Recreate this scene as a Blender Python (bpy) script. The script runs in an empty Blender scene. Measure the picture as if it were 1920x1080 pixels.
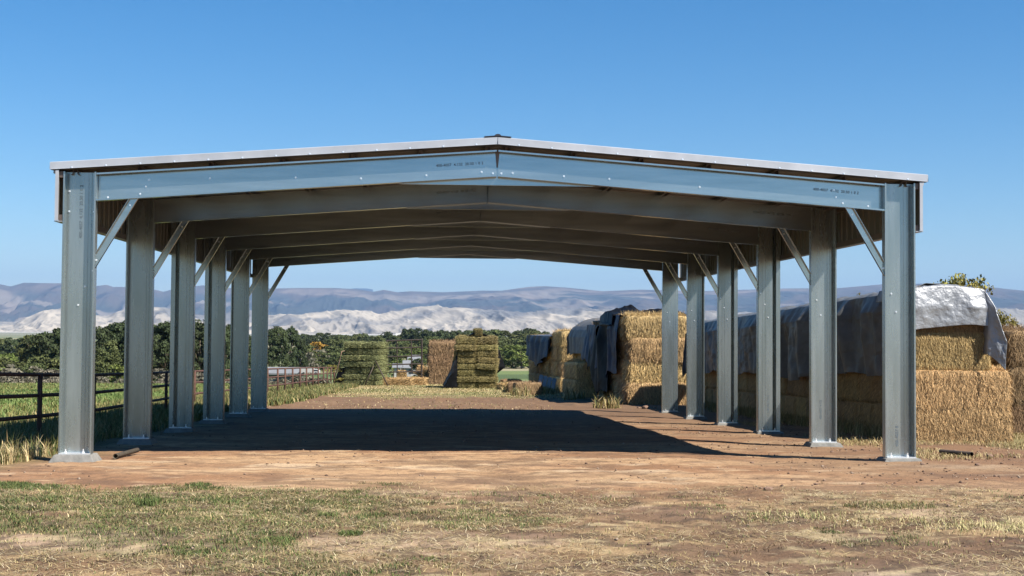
import bpy, bmesh, math, random
import numpy as np
from mathutils import Vector, Matrix
SC = bpy.context.scene; COL = SC.collection
R = math.radians
HAZE = 3.6e-5; KA = .64     # KA: common albedo factor
# ------------------------------------------------------------------ camera
CAM = (-0.8218, -18.0748, 1.8076); YAW, PITCH, ROLL, FPX = .0574, .0343, .0073, 2417.9
cf = Vector((math.sin(YAW)*math.cos(PITCH), math.cos(YAW)*math.cos(PITCH), math.sin(PITCH)))
cr = Vector((math.cos(YAW), -math.sin(YAW), 0)); cu = cr.cross(cf)
c_, s_ = math.cos(ROLL), math.sin(ROLL)
crr = cr*c_ + cu*s_; cuu = cu*c_ - cr*s_
cam = bpy.data.objects.new('camera', bpy.data.cameras.new('camera')); COL.objects.link(cam)
m = Matrix((crr, cuu, -cf)).transposed().to_4x4(); m.translation = Vector(CAM); cam.matrix_world = m
cam.data.sensor_width = 36; cam.data.lens = FPX/1920*36
cam.data.clip_start = .1; cam.data.clip_end = 90000
SC.camera = cam
# ------------------------------------------------------------------ light
SUN = Vector((2.9, -2.15, 4.0)).normalized()
W = bpy.data.worlds.new('World'); SC.world = W; W.use_nodes = True
nt = W.node_tree; bg = nt.nodes['Background']
sky = nt.nodes.new('ShaderNodeTexSky'); sky.sky_type = 'NISHITA'; sky.sun_disc = False
sky.sun_elevation = math.asin(SUN.z); sky.sun_rotation = math.atan2(SUN.x, SUN.y)
sky.altitude = 1500; sky.air_density = 1.15; sky.dust_density = .35; sky.ozone_density = 3.4
hs_ = nt.nodes.new('ShaderNodeHueSaturation'); hs_.inputs['Saturation'].default_value = 1.4
nt.links.new(sky.outputs[0], hs_.inputs['Color']); nt.links.new(hs_.outputs[0], bg.inputs[0]); bg.inputs[1].default_value = .056
sl = bpy.data.lights.new('sun', 'SUN'); sl.energy = 5.0; sl.angle = R(.5); sl.color = (1, .94, .84)
so = bpy.data.objects.new('sun', sl); COL.objects.link(so)
so.rotation_euler = SUN.to_track_quat('Z', 'Y').to_euler(); so.location = (20, -20, 40)
SC.view_settings.view_transform = 'Standard'; SC.view_settings.look = 'None'
SC.view_settings.exposure = 1.26; SC.view_settings.gamma = 1
SC.cycles.volume_bounces = 0; SC.cycles.max_bounces = 6
# ------------------------------------------------------------------ numeric helpers
def hsh(ix, iy, s):
    a = (ix.astype(np.int64)*374761393 + iy.astype(np.int64)*668265263 + s*1442695041) & 0xffffffff
    a = ((a ^ (a >> 13))*1274126177) & 0xffffffff
    return ((a ^ (a >> 16)) & 0xffff)/65535.
def vn(x, y, s=0):
    x = np.asarray(x, float); y = np.asarray(y, float)
    ix = np.floor(x); iy = np.floor(y); fx = x-ix; fy = y-iy
    fx = fx*fx*(3-2*fx); fy = fy*fy*(3-2*fy)
    a = hsh(ix, iy, s); b = hsh(ix+1, iy, s); c = hsh(ix, iy+1, s); d = hsh(ix+1, iy+1, s)
    return (a*(1-fx)+b*fx)*(1-fy)+(c*(1-fx)+d*fx)*fy
def fbm(x, y, o=4, s=0, g=.5):
    t = 0; a = 1; n = 0
    for i in range(o):
        t = t+a*vn(x*2**i+i*17.3, y*2**i-i*9.1, s+i); n += a; a *= g
    return t/n
def ss(a, b, x): t = np.clip((np.asarray(x, float)-a)/(b-a), 0, 1); return t*t*(3-2*t)
PY = [-60, -25, 0, 74, 82, 112, 182, 290, 460, 880, 2000, 6000, 90000]
PZ = [.75, .6, 0, -1.865, -2.4, -6.2, -8.4, -9.3, -10.5, -12.8, -14.6, -15, -15]
def gz(x, y):
    x = np.asarray(x, float); y = np.asarray(y, float); sh = 13*ss(-11, -16, x)*ss(30, 55, y)*ss(400, 200, y)
    return np.interp(y+sh, PY, PZ)+.0252*sh
def g(x, y): return float(gz(x, y))
def ray(px, py): return cf + crr*((px-960)/FPX) - cuu*((py-540)/FPX)
def atY(px, py, Y):
    d = ray(px, py); return Vector(CAM)+d*((Y-CAM[1])/d.y)
def onG(px, py):
    lo, hi = -14., -13.
    while hi < 73:
        p = atY(px, py, hi)
        if p.z < g(p.x, hi): break
        lo = hi; hi += .5
    for i in range(30):
        mid = (lo+hi)/2; p = atY(px, py, mid)
        if p.z > g(p.x, mid): lo = mid
        else: hi = mid
    p = atY(px, py, lo); return p
# ------------------------------------------------------------------ materials
def mat(name, col, rough=.8, metal=0, spec=.5):
    m = bpy.data.materials.new(name); m.use_nodes = True
    b = m.node_tree.nodes['Principled BSDF']
    b.inputs['Base Color'].default_value = (*col, 1); b.inputs['Roughness'].default_value = rough
    b.inputs['Metallic'].default_value = metal; b.inputs['Specular IOR Level'].default_value = spec
    return m
def N(m, t, **k):
    n = m.node_tree.nodes.new(t)
    for a, v in k.items():
        if a in n.inputs.keys(): n.inputs[a].default_value = v
        else: setattr(n, a, v)
    return n
def noisy(name, c1, c2, scale=5, stretch=(1, 1, 1), rough=.85, metal=0, bump=0, coord='Object', rnd=0, detail=6, r2=None, spec=.4, bs=None, bd=.02, isl=0):
    if metal < .3: c1, c2 = [q*KA for q in c1], [q*KA for q in c2]
    m = mat(name, c1, rough, metal, spec); L = m.node_tree.links; b = m.node_tree.nodes['Principled BSDF']
    tc = N(m, 'ShaderNodeTexCoord'); mp = N(m, 'ShaderNodeMapping'); mp.inputs['Scale'].default_value = stretch
    L.new(tc.outputs[coord], mp.inputs[0])
    nz = N(m, 'ShaderNodeTexNoise', Scale=scale, Detail=detail, Roughness=.62); L.new(mp.outputs[0], nz.inputs['Vector'])
    rp = N(m, 'ShaderNodeValToRGB'); L.new(nz.outputs[0], rp.inputs[0])
    rp.color_ramp.elements[0].position = .3; rp.color_ramp.elements[1].position = .7
    rp.color_ramp.elements[0].color = (*c1, 1); rp.color_ramp.elements[1].color = (*c2, 1)
    out = rp.outputs[0]
    if rnd:
        oi = N(m, 'ShaderNodeObjectInfo'); hs = N(m, 'ShaderNodeHueSaturation')
        mr = N(m, 'ShaderNodeMapRange'); mr.inputs[3].default_value = 1-rnd; mr.inputs[4].default_value = 1+rnd
        L.new(oi.outputs['Random'], mr.inputs[0]); L.new(mr.outputs[0], hs.inputs['Value'])
        mr2 = N(m, 'ShaderNodeMapRange'); mr2.inputs[3].default_value = .5-rnd*.06; mr2.inputs[4].default_value = .5+rnd*.06
        mm = N(m, 'ShaderNodeMath', operation='FRACT'); m3 = N(m, 'ShaderNodeMath', operation='MULTIPLY'); m3.inputs[1].default_value = 7.3
        L.new(oi.outputs['Random'], m3.inputs[0]); L.new(m3.outputs[0], mm.inputs[0]); L.new(mm.outputs[0], mr2.inputs[0]); L.new(mr2.outputs[0], hs.inputs['Hue'])
        L.new(out, hs.inputs['Color']); out = hs.outputs[0]
    if isl:
        ge = N(m, 'ShaderNodeNewGeometry'); mi = N(m, 'ShaderNodeMapRange'); mi.inputs[3].default_value = 1-isl; mi.inputs[4].default_value = 1+isl*1.15
        L.new(ge.outputs['Random Per Island'], mi.inputs[0]); vs = N(m, 'ShaderNodeVectorMath', operation='SCALE'); L.new(out, vs.inputs[0]); L.new(mi.outputs[0], vs.inputs['Scale']); out = vs.outputs[0]
    L.new(out, b.inputs['Base Color'])
    if r2 is not None:
        mr = N(m, 'ShaderNodeMapRange'); mr.inputs[3].default_value = rough; mr.inputs[4].default_value = r2
        L.new(nz.outputs[0], mr.inputs[0]); L.new(mr.outputs[0], b.inputs['Roughness'])
    if bump:
        n2 = N(m, 'ShaderNodeTexNoise', Scale=bs or scale*3, Detail=5); L.new(mp.outputs[0], n2.inputs['Vector'])
        bp = N(m, 'ShaderNodeBump'); bp.inputs['Strength'].default_value = bump; bp.inputs['Distance'].default_value = bd
        L.new(n2.outputs[0], bp.inputs['Height']); L.new(bp.outputs[0], b.inputs['Normal'])
    return m
def attr_mat(name, rough=.9, bumps=0, nscale=0, namt=0, spec=.25, coord='Object'):
    m = mat(name, (.3, .3, .3), rough, 0, spec); L = m.node_tree.links; b = m.node_tree.nodes['Principled BSDF']
    a = N(m, 'ShaderNodeAttribute', attribute_name='col'); out = a.outputs['Color']
    tc = N(m, 'ShaderNodeTexCoord')
    if nscale:
        nz = N(m, 'ShaderNodeTexNoise', Scale=nscale, Detail=8, Roughness=.7); L.new(tc.outputs[coord], nz.inputs['Vector'])
        mr = N(m, 'ShaderNodeMapRange'); mr.inputs[1].default_value = .3; mr.inputs[2].default_value = .7
        mr.inputs[3].default_value = 1-namt; mr.inputs[4].default_value = 1+namt
        L.new(nz.outputs[0], mr.inputs[0])
        mx = N(m, 'ShaderNodeVectorMath', operation='SCALE'); L.new(out, mx.inputs[0]); L.new(mr.outputs[0], mx.inputs['Scale']); out = mx.outputs[0]
        if bumps:
            bp = N(m, 'ShaderNodeBump'); bp.inputs['Strength'].default_value = bumps; bp.inputs['Distance'].default_value = .02
            L.new(nz.outputs[0], bp.inputs['Height']); L.new(bp.outputs[0], b.inputs['Normal'])
    L.new(out, b.inputs['Base Color'])
    return m
M = {}
M['steel'] = noisy('galvanised_steel', (.27, .31, .315), (.39, .43, .435), 2.2, (3, 3, .35), .2, .82, .012, rnd=.08, r2=.34, bs=40, bd=.002)
M['rafter'] = noisy('galvanised_rafter', (.345, .38, .40), (.46, .50, .52), 2.0, (.3, 3, 4), .13, .9, .03, rnd=.04, r2=.26, bs=40, bd=.002)
M['trim'] = noisy('galvalume_trim', (.34, .36, .39), (.48, .50, .54), 1.2, (1, 1, 1), .38, .35, .03, r2=.5)
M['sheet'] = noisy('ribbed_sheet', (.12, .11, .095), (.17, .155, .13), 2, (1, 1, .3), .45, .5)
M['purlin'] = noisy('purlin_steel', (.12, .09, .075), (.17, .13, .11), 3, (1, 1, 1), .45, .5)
M['bolt'] = mat('zinc_bolt', (.85, .87, .9), .3, .7)
M['conc'] = noisy('concrete', (.18, .18, .17), (.32, .31, .29), 9, (1, 1, 1), .9, 0, .35, bs=40)
M['ink'] = mat('black_ink', (.12, .15, .17), .6, .4)
M['black'] = mat('black_rubber', (.012, .013, .02), .6)
M['rust'] = noisy('rusty_pipe', (.09, .04, .03), (.17, .085, .06), 9, (1, 1, 1), .75, .15, .2, r2=.9)
M['dark_iron'] = noisy('dark_iron', (.03, .025, .022), (.07, .05, .04), 8, (1, 1, 1), .6, .3)
M['straw'] = noisy('golden_straw', (.33, .20, .07), (1.0, .70, .34), 7, (6, 6, .8), .75, 0, .6, rnd=.14, bs=14, bd=.06, isl=.62)
M['straw_dark'] = noisy('weathered_straw', (.2, .115, .055), (.44, .29, .155), 9, (5, 5, 1.2), .85, 0, .5, rnd=.1, bs=14, bd=.05, isl=.4)
M['hay'] = noisy('green_hay', (.11, .115, .045), (.40, .42, .19), 8, (1, 1, 4), .85, 0, .7, rnd=.16, bs=10, bd=.07, isl=.5)
M['hay2'] = noisy('olive_hay', (.20, .16, .055), (.56, .46, .2), 8, (1, 1, 4), .85, 0, .7, rnd=.2, bs=10, bd=.07, isl=.5)
M['bark'] = noisy('bark', (.1, .075, .05), (.2, .16, .11), 6, (4, 4, 1), .9, 0, .4)
def leafmat(name, c1, c2, rnd=.22):
    m = noisy(name, c1, c2, .8, (1, 1, 1), .75, 0, 0, rnd=rnd, spec=.2, detail=3, isl=.4); return m
M['leaf_dark'] = leafmat('leaf_dark', (.03, .044, .018), (.075, .098, .038))
M['leaf_mid'] = leafmat('leaf_mid', (.06, .078, .026), (.135, .155, .055))
M['leaf_lime'] = leafmat('leaf_lime', (.09, .125, .028), (.18, .215, .055))
M['leaf_yellow'] = leafmat('leaf_yellow', (.22, .21, .05), (.42, .37, .10))
M['leaf_gold'] = leafmat('leaf_gold', (.24, .14, .02), (.42, .27, .04))
M['leaf_grey'] = leafmat('leaf_grey', (.12, .11, .08), (.24, .22, .16))
M['ground'] = attr_mat('ground', .95, .7, 30, .36)
M['blade'] = attr_mat('grass_blade', .7)
M['badland'] = attr_mat('badland', 1, 0, 0, 0, .1)
def terrbump(m, sc, dist, st=1.):
    L = m.node_tree.links; tc = N(m, 'ShaderNodeTexCoord'); mp = N(m, 'ShaderNodeMapping'); mp.inputs['Scale'].default_value = (1, .45, 1); L.new(tc.outputs['Object'], mp.inputs[0])
    nz = N(m, 'ShaderNodeTexNoise', Scale=sc, Detail=6, Roughness=.6); nz.noise_type = 'RIDGED_MULTIFRACTAL'; L.new(mp.outputs[0], nz.inputs['Vector'])
    bp = N(m, 'ShaderNodeBump'); bp.inputs['Strength'].default_value = st; bp.inputs['Distance'].default_value = dist; L.new(nz.outputs[0], bp.inputs['Height'])
    L.new(bp.outputs[0], m.node_tree.nodes['Principled BSDF'].inputs['Normal'])
def tarp(name, c1, c2, rough, metal=0, bump=.25, bs=3, bd=.06): return noisy(name, c1, c2, 2.5, (1, 1, 1), rough, metal, bump, bs=bs, bd=bd, spec=.5 if metal else .06)
M['t_grey'] = tarp('dark_grey_tarp', (.12, .125, .13), (.2, .205, .21), .38)
M['t_silver'] = tarp('silver_tarp', (.17, .18, .195), (.27, .28, .30), .46, .35, .55, 5, .09)
M['t_black'] = tarp('black_tarp', (.004, .0045, .006), (.012, .013, .016), .55)
M['t_navy'] = tarp('navy_tarp', (.008, .013, .045), (.016, .025, .08), .45)
M['t_blue'] = tarp('blue_grey_tarp', (.05, .075, .13), (.10, .115, .13), .55)
M['t_lgrey'] = tarp('pale_grey_tarp', (.15, .15, .155), (.22, .22, .22), .55)
M['white'] = noisy('white_paint', (.5, .49, .47), (.6, .59, .57), 2)
M['grey_wall'] = noisy('grey_siding', (.3, .32, .35), (.36, .38, .4), 3)
M['roof_brown'] = noisy('brown_shingles', (.12, .06, .05), (.18, .095, .08), 4)
M['roof_grey'] = noisy('grey_roof', (.2, .21, .23), (.3, .31, .33), 2)
M['glass'] = mat('dark_glass', (.03, .04, .05), .1)
M['stone'] = noisy('red_stone', (.22, .13, .09), (.38, .25, .18), 8, rough=.95, bump=.5)
M['mount'] = attr_mat('mountain', 1, 0, 0, 0, .05)
terrbump(M['badland'], .008, 42); terrbump(M['mount'], .003, 150)
# ------------------------------------------------------------------ object helpers
def tag(o, label=None, cat=None, group=None, kind=None):
    if label: o['label'] = label
    if cat: o['category'] = cat
    if group: o['group'] = group
    if kind: o['kind'] = kind
    return o
def empty(name, loc=(0, 0, 0), rz=0, **k):
    o = bpy.data.objects.new(name, None); COL.objects.link(o); o.location = loc; o.rotation_euler = (0, 0, rz)
    o.empty_display_size = .2; return tag(o, **k)
class MB:
    def __init__(s): s.v = []; s.f = []
    def add(s, vs, fs):
        n = len(s.v); s.v += [tuple(v) for v in vs]; s.f += [tuple(i+n for i in f) for f in fs]; return s
    def box(s, x0, x1, y0, y1, z0, z1):
        return s.add([(x0, y0, z0), (x1, y0, z0), (x1, y1, z0), (x0, y1, z0), (x0, y0, z1), (x1, y0, z1), (x1, y1, z1), (x0, y1, z1)],
                     [(0, 3, 2, 1), (4, 5, 6, 7), (0, 1, 5, 4), (1, 2, 6, 5), (2, 3, 7, 6), (3, 0, 4, 7)])
    def ext(s, prof, o, ax, ay, az, L):
        o, ax, ay, az = Vector(o), Vector(ax), Vector(ay), Vector(az); n = len(prof)
        a = [o+ax*p[0]+ay*p[1] for p in prof]; b = [q+az*L for q in a]
        return s.add(a+b, [tuple(range(n))[::-1], tuple(range(n, 2*n))]+[(i, (i+1) % n, n+(i+1) % n, n+i) for i in range(n)])
    def tube(s, pts, r, n=8, cap=True, r1=None):
        pts = [Vector(p) for p in pts]; rings = []
        for i, p in enumerate(pts):
            d = (pts[min(i+1, len(pts)-1)]-pts[max(i-1, 0)]).normalized()
            a = d.cross(Vector((0, 0, 1)) if abs(d.z) < .9 else Vector((1, 0, 0))).normalized(); b = d.cross(a)
            rr = r if r1 is None else r+(r1-r)*i/(len(pts)-1)
            rings.append([p+(a*math.cos(t*2*math.pi/n)+b*math.sin(t*2*math.pi/n))*rr for t in range(n)])
        fs = []
        for i in range(len(pts)-1):
            for t in range(n): fs.append((i*n+t, i*n+(t+1) % n, (i+1)*n+(t+1) % n, (i+1)*n+t))
        if cap: fs += [tuple(range(n)), tuple(range((len(pts)-1)*n, len(pts)*n))[::-1]]
        return s.add([v for rg in rings for v in rg], fs)
    def build(s, name, m, parent=None, smooth=False, loc=None, fix=True, bevel=0):
        me = bpy.data.meshes.new(name); me.from_pydata(s.v, [], s.f); me.materials.append(m)
        if fix:
            bm = bmesh.new(); bm.from_mesh(me); bmesh.ops.recalc_face_normals(bm, faces=bm.faces); bm.to_mesh(me); bm.free()
        if smooth: me.polygons.foreach_set('use_smooth', [True]*len(me.polygons))
        o = bpy.data.objects.new(name, me); COL.objects.link(o)
        if parent: o.parent = parent
        if loc: o.location = loc
        if bevel:
            b = o.modifiers.new('bevel', 'BEVEL'); b.width = bevel; b.segments = 2; b.limit_method = 'ANGLE'
        return o
def npmesh(name, V, F4=None, F3=None, m=None, col=None, smooth=False):
    me = bpy.data.meshes.new(name); V = np.ascontiguousarray(V, np.float32)
    lv = []; tot = []
    if F4 is not None and len(F4): lv.append(np.asarray(F4).ravel()); tot.append(np.full(len(F4), 4))
    if F3 is not None and len(F3): lv.append(np.asarray(F3).ravel()); tot.append(np.full(len(F3), 3))
    lv = np.concatenate(lv).astype(np.int32); tot = np.concatenate(tot).astype(np.int32); st = np.concatenate([[0], np.cumsum(tot)[:-1]]).astype(np.int32)
    me.vertices.add(len(V)); me.vertices.foreach_set('co', V.ravel())
    me.loops.add(len(lv)); me.loops.foreach_set('vertex_index', lv)
    me.polygons.add(len(tot)); me.polygons.foreach_set('loop_start', st); me.polygons.foreach_set('loop_total', tot)
    if smooth: me.polygons.foreach_set('use_smooth', np.ones(len(tot), bool))
    me.update(calc_edges=True)
    if col is not None:
        a = me.color_attributes.new('col', 'FLOAT_COLOR', 'POINT')
        c = np.ones((len(V), 4), np.float32); c[:, :3] = col; c[:, :3] *= KA; a.data.foreach_set('color', c.ravel())
    if m: me.materials.append(m)
    return me
def link(name, me, parent=None, loc=None, rz=0, **k):
    o = bpy.data.objects.new(name, me); COL.objects.link(o); o.parent = parent
    if loc is not None: o.location = loc
    o.rotation_euler = (0, 0, rz); return tag(o, **k)
def gridfaces(ny, nx):
    i = np.arange(ny-1)[:, None]*nx+np.arange(nx-1)[None, :]; i = i.ravel()
    return np.stack([i, i+1, i+nx+1, i+nx], 1)
rng = np.random.default_rng(7); random.seed(7)
def blades(P, h, w, lean, col, bend=.5, up=None, az=None):
    """thin tapering blades; P (n,3), h, w, lean (n), col (n,3)"""
    n = len(P); h = np.broadcast_to(h, n); w = np.broadcast_to(w, n); lean = np.broadcast_to(lean, n)
    if az is None: az = rng.uniform(0, 2*np.pi, n)
    d = np.stack([np.cos(az), np.sin(az), np.zeros(n)], 1); sd = np.stack([-np.sin(az+rng.uniform(-1, 1, n)), np.cos(az), np.zeros(n)], 1)
    z = np.array([0, 0, 1.])
    c1 = np.cos(lean*(1-bend))[:, None]; s1 = np.sin(lean*(1-bend))[:, None]; c2 = np.cos(lean*(1+bend))[:, None]; s2 = np.sin(lean*(1+bend))[:, None]
    mid = P+(d*s1+z*c1)*(h*.5)[:, None]; tip = mid+(d*s2+z*c2)*(h*.5)[:, None]
    hw = (w*.5)[:, None]*sd
    V = np.stack([P-hw, P+hw, mid+hw*.8, mid-hw*.8, tip], 1).reshape(-1, 3)
    b = np.arange(n)*5
    return V, np.stack([b, b+1, b+2, b+3], 1), np.stack([b+3, b+2, b+4], 1), np.repeat(col, 5, 0)
# ================================================================== GROUND
def fence_x(y): return np.interp(y, [-30, 2.5, 9, 24, 35, 58, 80], FXS)
# fence line solved from the photograph's rails
FP = [(0, 702, 2.6), (75, 703, 4.6), (176, 703, 8.3), (372, 696, 24), (502, 692, 36), (560, 690, 46), (630, 689, 64)]
FW = [atY(*p) for p in FP]
FXS = [FW[0].x-3, FW[0].x, FW[2].x, FW[3].x, FW[4].x, FW[6].x, FW[6].x+.3]
def axis(lo, hi, step, far, ratio):
    a = list(np.arange(lo, hi, step)); s = step; x = a[-1]
    while x < far: s *= ratio; x += s; a.append(x)
    return a
xs = np.array(axis(-8.5, 8.5, .05, 60000, 1.09)); neg = -xs[xs > 8.5][::-1]; xs = np.concatenate([neg, xs])
ys = np.array(axis(-13, 1, .05, 70000, 1.014)); ys = np.concatenate([[-3000, -900, -300, -100, -50, -30, -22, -18, -15, -14, -13.5], ys])
X, Y = np.meshgrid(xs, ys)
near = ss(60, 30, np.abs(X))*ss(95, 60, Y)
def lawn_mask(X, Y):   # 1 = grass / litter, 0 = bare dirt
    edge = -4.0+.5*(fbm(X*.7, X*0+3, 3, 5)-.5)*2+np.interp(X, [-8, -5, -1, 2.5, 5, 9], [1.0, .25, .15, -.35, -.1, .6])
    n = fbm(X*1.6, Y*1.6, 4, 11)
    return ss(1, -1, (Y-edge+(n-.5)*np.interp(X, [-3, 1], [2.2, 4.0]))/np.interp(X, [-3, 1.5], [.5, 1.3]))
lm = lawn_mask(X, Y)
def lm0(X, Y): return .35+.65*lawn_mask(X, Y)
def green_mask(X, Y):
    n = fbm(X*.75, Y*.6, 4, 21); n2 = fbm(X*3, Y*2.4, 3, 25)
    left = .25*np.exp(-((X+6.2)/1.0)**2-((Y+4.3)/.6)**2)+np.interp(X, [-7, -3, -1, .6, 2, 7], [.13, .09, .03, -.1, -.13, -.08])
    edge = .12*np.exp(-((Y+4.9)/.5)**2)*(X < 1.)
    spot = .2*np.exp(-((X-3.1)/.9)**2-((Y+6.2)/.5)**2)
    return ss(.5, .64, n*.6+n2*.4+left+edge+spot)
Z = gz(X, Y)+near*((fbm(X*.5, Y*.5, 4, 1)-.5)*.07+(fbm(X*4, Y*4, 4, 2)-.5)*.022+(fbm(X*12, Y*12, 2, 3)-.5)*.022*lm0(X, Y)*(ss(5, 0, Y)))
cx_ = 1.6-.16*(Y+9)-.02*(Y+9)**2*(Y > -9)*.5; track = (np.exp(-((X-cx_)/.22)**4)+np.exp(-((X-cx_-1.7)/.22)**4))*ss(3, -4, Y); Z -= track*.022*(1+.3*np.sin(Y*40))
clod = ss(20, 25, Y)*ss(42, 30, Y)*ss(-8, -6, X)*ss(7, 5, X); Z += clod*(np.maximum(fbm(X*1.3, Y*.9, 4, 41)-.5, 0)*.28)
Z += ss(150, 400, Y)*(fbm(X*.002, Y*.002, 3, 8)-.5)*1.5*ss(6000, 1500, Y)
# colour
def mix(a, b, t): return a*(1-t[..., None])+np.array(b)*t[..., None]
n1 = fbm(X*.4, Y*.75, 5, 51); n2 = fbm(X*1.7, Y*2.6, 5, 52); n3 = fbm(X*9, Y*9, 3, 53)
C = np.zeros(X.shape+(3,))+np.array((.33, .18, .095))
C = mix(C, (.48, .305, .17), ss(.42, .68, n1)); C = mix(C, (.60, .42, .25), ss(.58, .76, n2)*.7); C = mix(C, (.16, .095, .058), ss(.57, .75, fbm(X*.9, Y*2.2, 4, 54))*.55)
C = mix(C, (.12, .07, .045), ss(.58, .72, n3)*.5); C = mix(C, (.62, .46, .30), ss(.60, .7, fbm(X*1.0, Y*1.9, 5, 55))*.7*ss(-5, -2.5, Y)*ss(1, -.5, Y)); C = mix(C, (.17, .10, .065), ss(.56, .68, fbm(X*2.2, Y*3.4, 4, 56))*.5)
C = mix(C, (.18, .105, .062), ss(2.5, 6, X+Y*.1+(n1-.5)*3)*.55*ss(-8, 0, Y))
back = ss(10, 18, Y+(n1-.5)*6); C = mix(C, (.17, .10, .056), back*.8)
lawn = mix(np.zeros(X.shape+(3,))+np.array((.19, .115, .062)), (.33, .225, .12), ss(.42, .65, fbm(X*1.7, Y*2.5, 4, 61)))
lawn = mix(lawn, (.40, .28, .19), ss(.54, .7, fbm(X*.8, Y*1.4, 4, 62))*.8); lawn = mix(lawn, (.075, .085, .032), green_mask(X, Y)*.55)
lawn = mix(lawn, (.34, .26, .20), np.exp(-((X-2.6)/1.4)**2-((Y+9.9)/.6)**2)*.8)
lawn = mix(lawn, (.14, .082, .05), ss(.44, .6, fbm(X*.9+7, Y*1.3, 4, 67))*.8*ss(-3, 1, X)); lawn = mix(lawn, (.075, .05, .032), ss(.5, .66, fbm(X*6, Y*6, 3, 65))*.75); lawn = mix(lawn, (.44, .35, .2), ss(.6, .72, fbm(X*3.2, Y*4, 4, 66))*.6)
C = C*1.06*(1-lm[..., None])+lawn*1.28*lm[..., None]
C = mix(C, (.20, .12, .07), track*.45)
fx = fence_x(Y)
verge = ss(2.2, .8, X-fx+(n1-.5)*1.5)*ss(-5.5, -3.5, Y)     # beside the fence
C = mix(C, (.14, .14, .05), verge*.85)
drystrip = ss(33, 42, Y+(n1-.5)*14-np.maximum(X, 0)*.4)*ss(76, 70, Y); C = mix(C, (.46, .37, .18), drystrip*.85); C = mix(C, (.16, .19, .06), drystrip*ss(.45, .6, fbm(X*.3, Y*.2, 4, 71))*.7)
rs_ = ss(8.4, 9.8, X)*ss(-2, 1, Y); C = mix(C, (.22, .21, .09), rs_*.8)
field = ss(.6, -.6, X-fx)*ss(-2, 2, Y)
fcol = mix(np.zeros(X.shape+(3,))+np.array((.13, .19, .05)), (.24, .25, .09), ss(.4, .65, fbm(X*.15, Y*.12, 4, 81))); fcol = mix(fcol, (.34, .29, .14), ss(55, 66, Y)*.6)
C = C*(1-field[..., None])+fcol*field[..., None]
far = ss(68, 76, Y); fn = fbm(X*.02, Y*.012, 3, 91)
vc = mix(np.zeros(X.shape+(3,))+np.array((.16, .21, .07)), (.36, .32, .19), ss(.45, .56, fn)); vc = mix(vc, (.09, .13, .045), ss(.58, .64, fbm(X*.013, Y*.02, 3, 95)))
vc = mix(vc, (.20, .22, .10), ((Y > 330) & (Y < 520) & (np.sin(X*.04+Y*.01) > -.3))*.8)
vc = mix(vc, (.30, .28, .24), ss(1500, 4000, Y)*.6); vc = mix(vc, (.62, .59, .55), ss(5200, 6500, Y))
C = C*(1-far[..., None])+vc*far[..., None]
GV = np.stack([X, Y, Z], -1).reshape(-1, 3)
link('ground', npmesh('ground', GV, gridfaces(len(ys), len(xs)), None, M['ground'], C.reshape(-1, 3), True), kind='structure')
from bisect import bisect_left
def gh(x, y):          # bilinear height of the ground sheet
    x = np.asarray(x, float); y = np.asarray(y, float)
    ix = np.clip(np.searchsorted(xs, x)-1, 0, len(xs)-2); iy = np.clip(np.searchsorted(ys, y)-1, 0, len(ys)-2)
    fx = (x-xs[ix])/(xs[ix+1]-xs[ix]); fy = (y-ys[iy])/(ys[iy+1]-ys[iy])
    return (Z[iy, ix]*(1-fx)+Z[iy, ix+1]*fx)*(1-fy)+(Z[iy+1, ix]*(1-fx)+Z[iy+1, ix+1]*fx)*fy
# ================================================================== FAR TERRAIN
def skyl(pts, d):
    P = [ray(a, b) for a, b in pts]
    return np.array([math.atan2(p.x, p.y) for p in P]), np.array([p.z/math.hypot(p.x, p.y) for p in P])
MS = [(-900, 545), (-500, 540), (-150, 538), (0, 533), (20, 537), (45, 530), (85, 531), (115, 531), (175, 537), (200, 534), (212, 538), (232, 538), (270, 541), (290, 543), (306, 547), (330, 541), (380, 535), (430, 540), (505, 541), (560, 540), (630, 540), (665, 542), (700, 547), (720, 543.5), (745, 548), (770, 546), (830, 548), (880, 546), (900, 545), (940, 545), (990, 538), (1020, 536.5), (1060, 539), (1130, 546), (1200, 543), (1310, 546), (1466, 541), (1575, 540), (1655, 533), (1716, 532), (1760, 531), (1840, 536), (1880, 541), (1920, 545), (2100, 552), (2600, 548), (3200, 552)]
BS = [(-900, 605), (-300, 602), (0, 601), (25, 599), (50, 586), (75, 580), (112, 577), (175, 582), (200, 584), (220, 580), (232, 582), (290, 573), (310, 575), (365, 586), (425, 583), (470, 582), (500, 590), (530, 584), (590, 582), (620, 584), (680, 576), (700, 578), (712, 581), (745, 577), (790, 574), (840, 572), (900, 572), (950, 577), (1000, 578), (1030, 577), (1060, 580), (1090, 574), (1140, 577), (1200, 580), (1340, 583), (1500, 585), (1700, 582), (1860, 578), (1920, 582), (2400, 590), (3200, 590)]
def terr(name, sk, d0, d1, d2, na, nd, func, m, a0=-.62, a1=.62):
    A, T = skyl(sk, d1); az = np.linspace(a0, a1, na); dd = np.concatenate([np.linspace(d0, d1, nd), np.linspace(d1, d2, nd//4)[1:]])
    AZ, DD = np.meshgrid(az, dd); top = np.interp(AZ, A, T)*d1+1.8
    XX = np.sin(AZ)*DD+CAM[0]; YY = np.cos(AZ)*DD+CAM[1]
    u = np.clip((DD-d0)/(d1-d0), 0, 1); ZZ, CC = func(AZ, XX, YY, DD, u, top, ss(d2, d1, DD))
    link(name, npmesh(name, np.stack([XX, YY, ZZ], -1).reshape(-1, 3), gridfaces(len(dd), na), None, m, CC.reshape(-1, 3), True), kind='structure')
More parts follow.
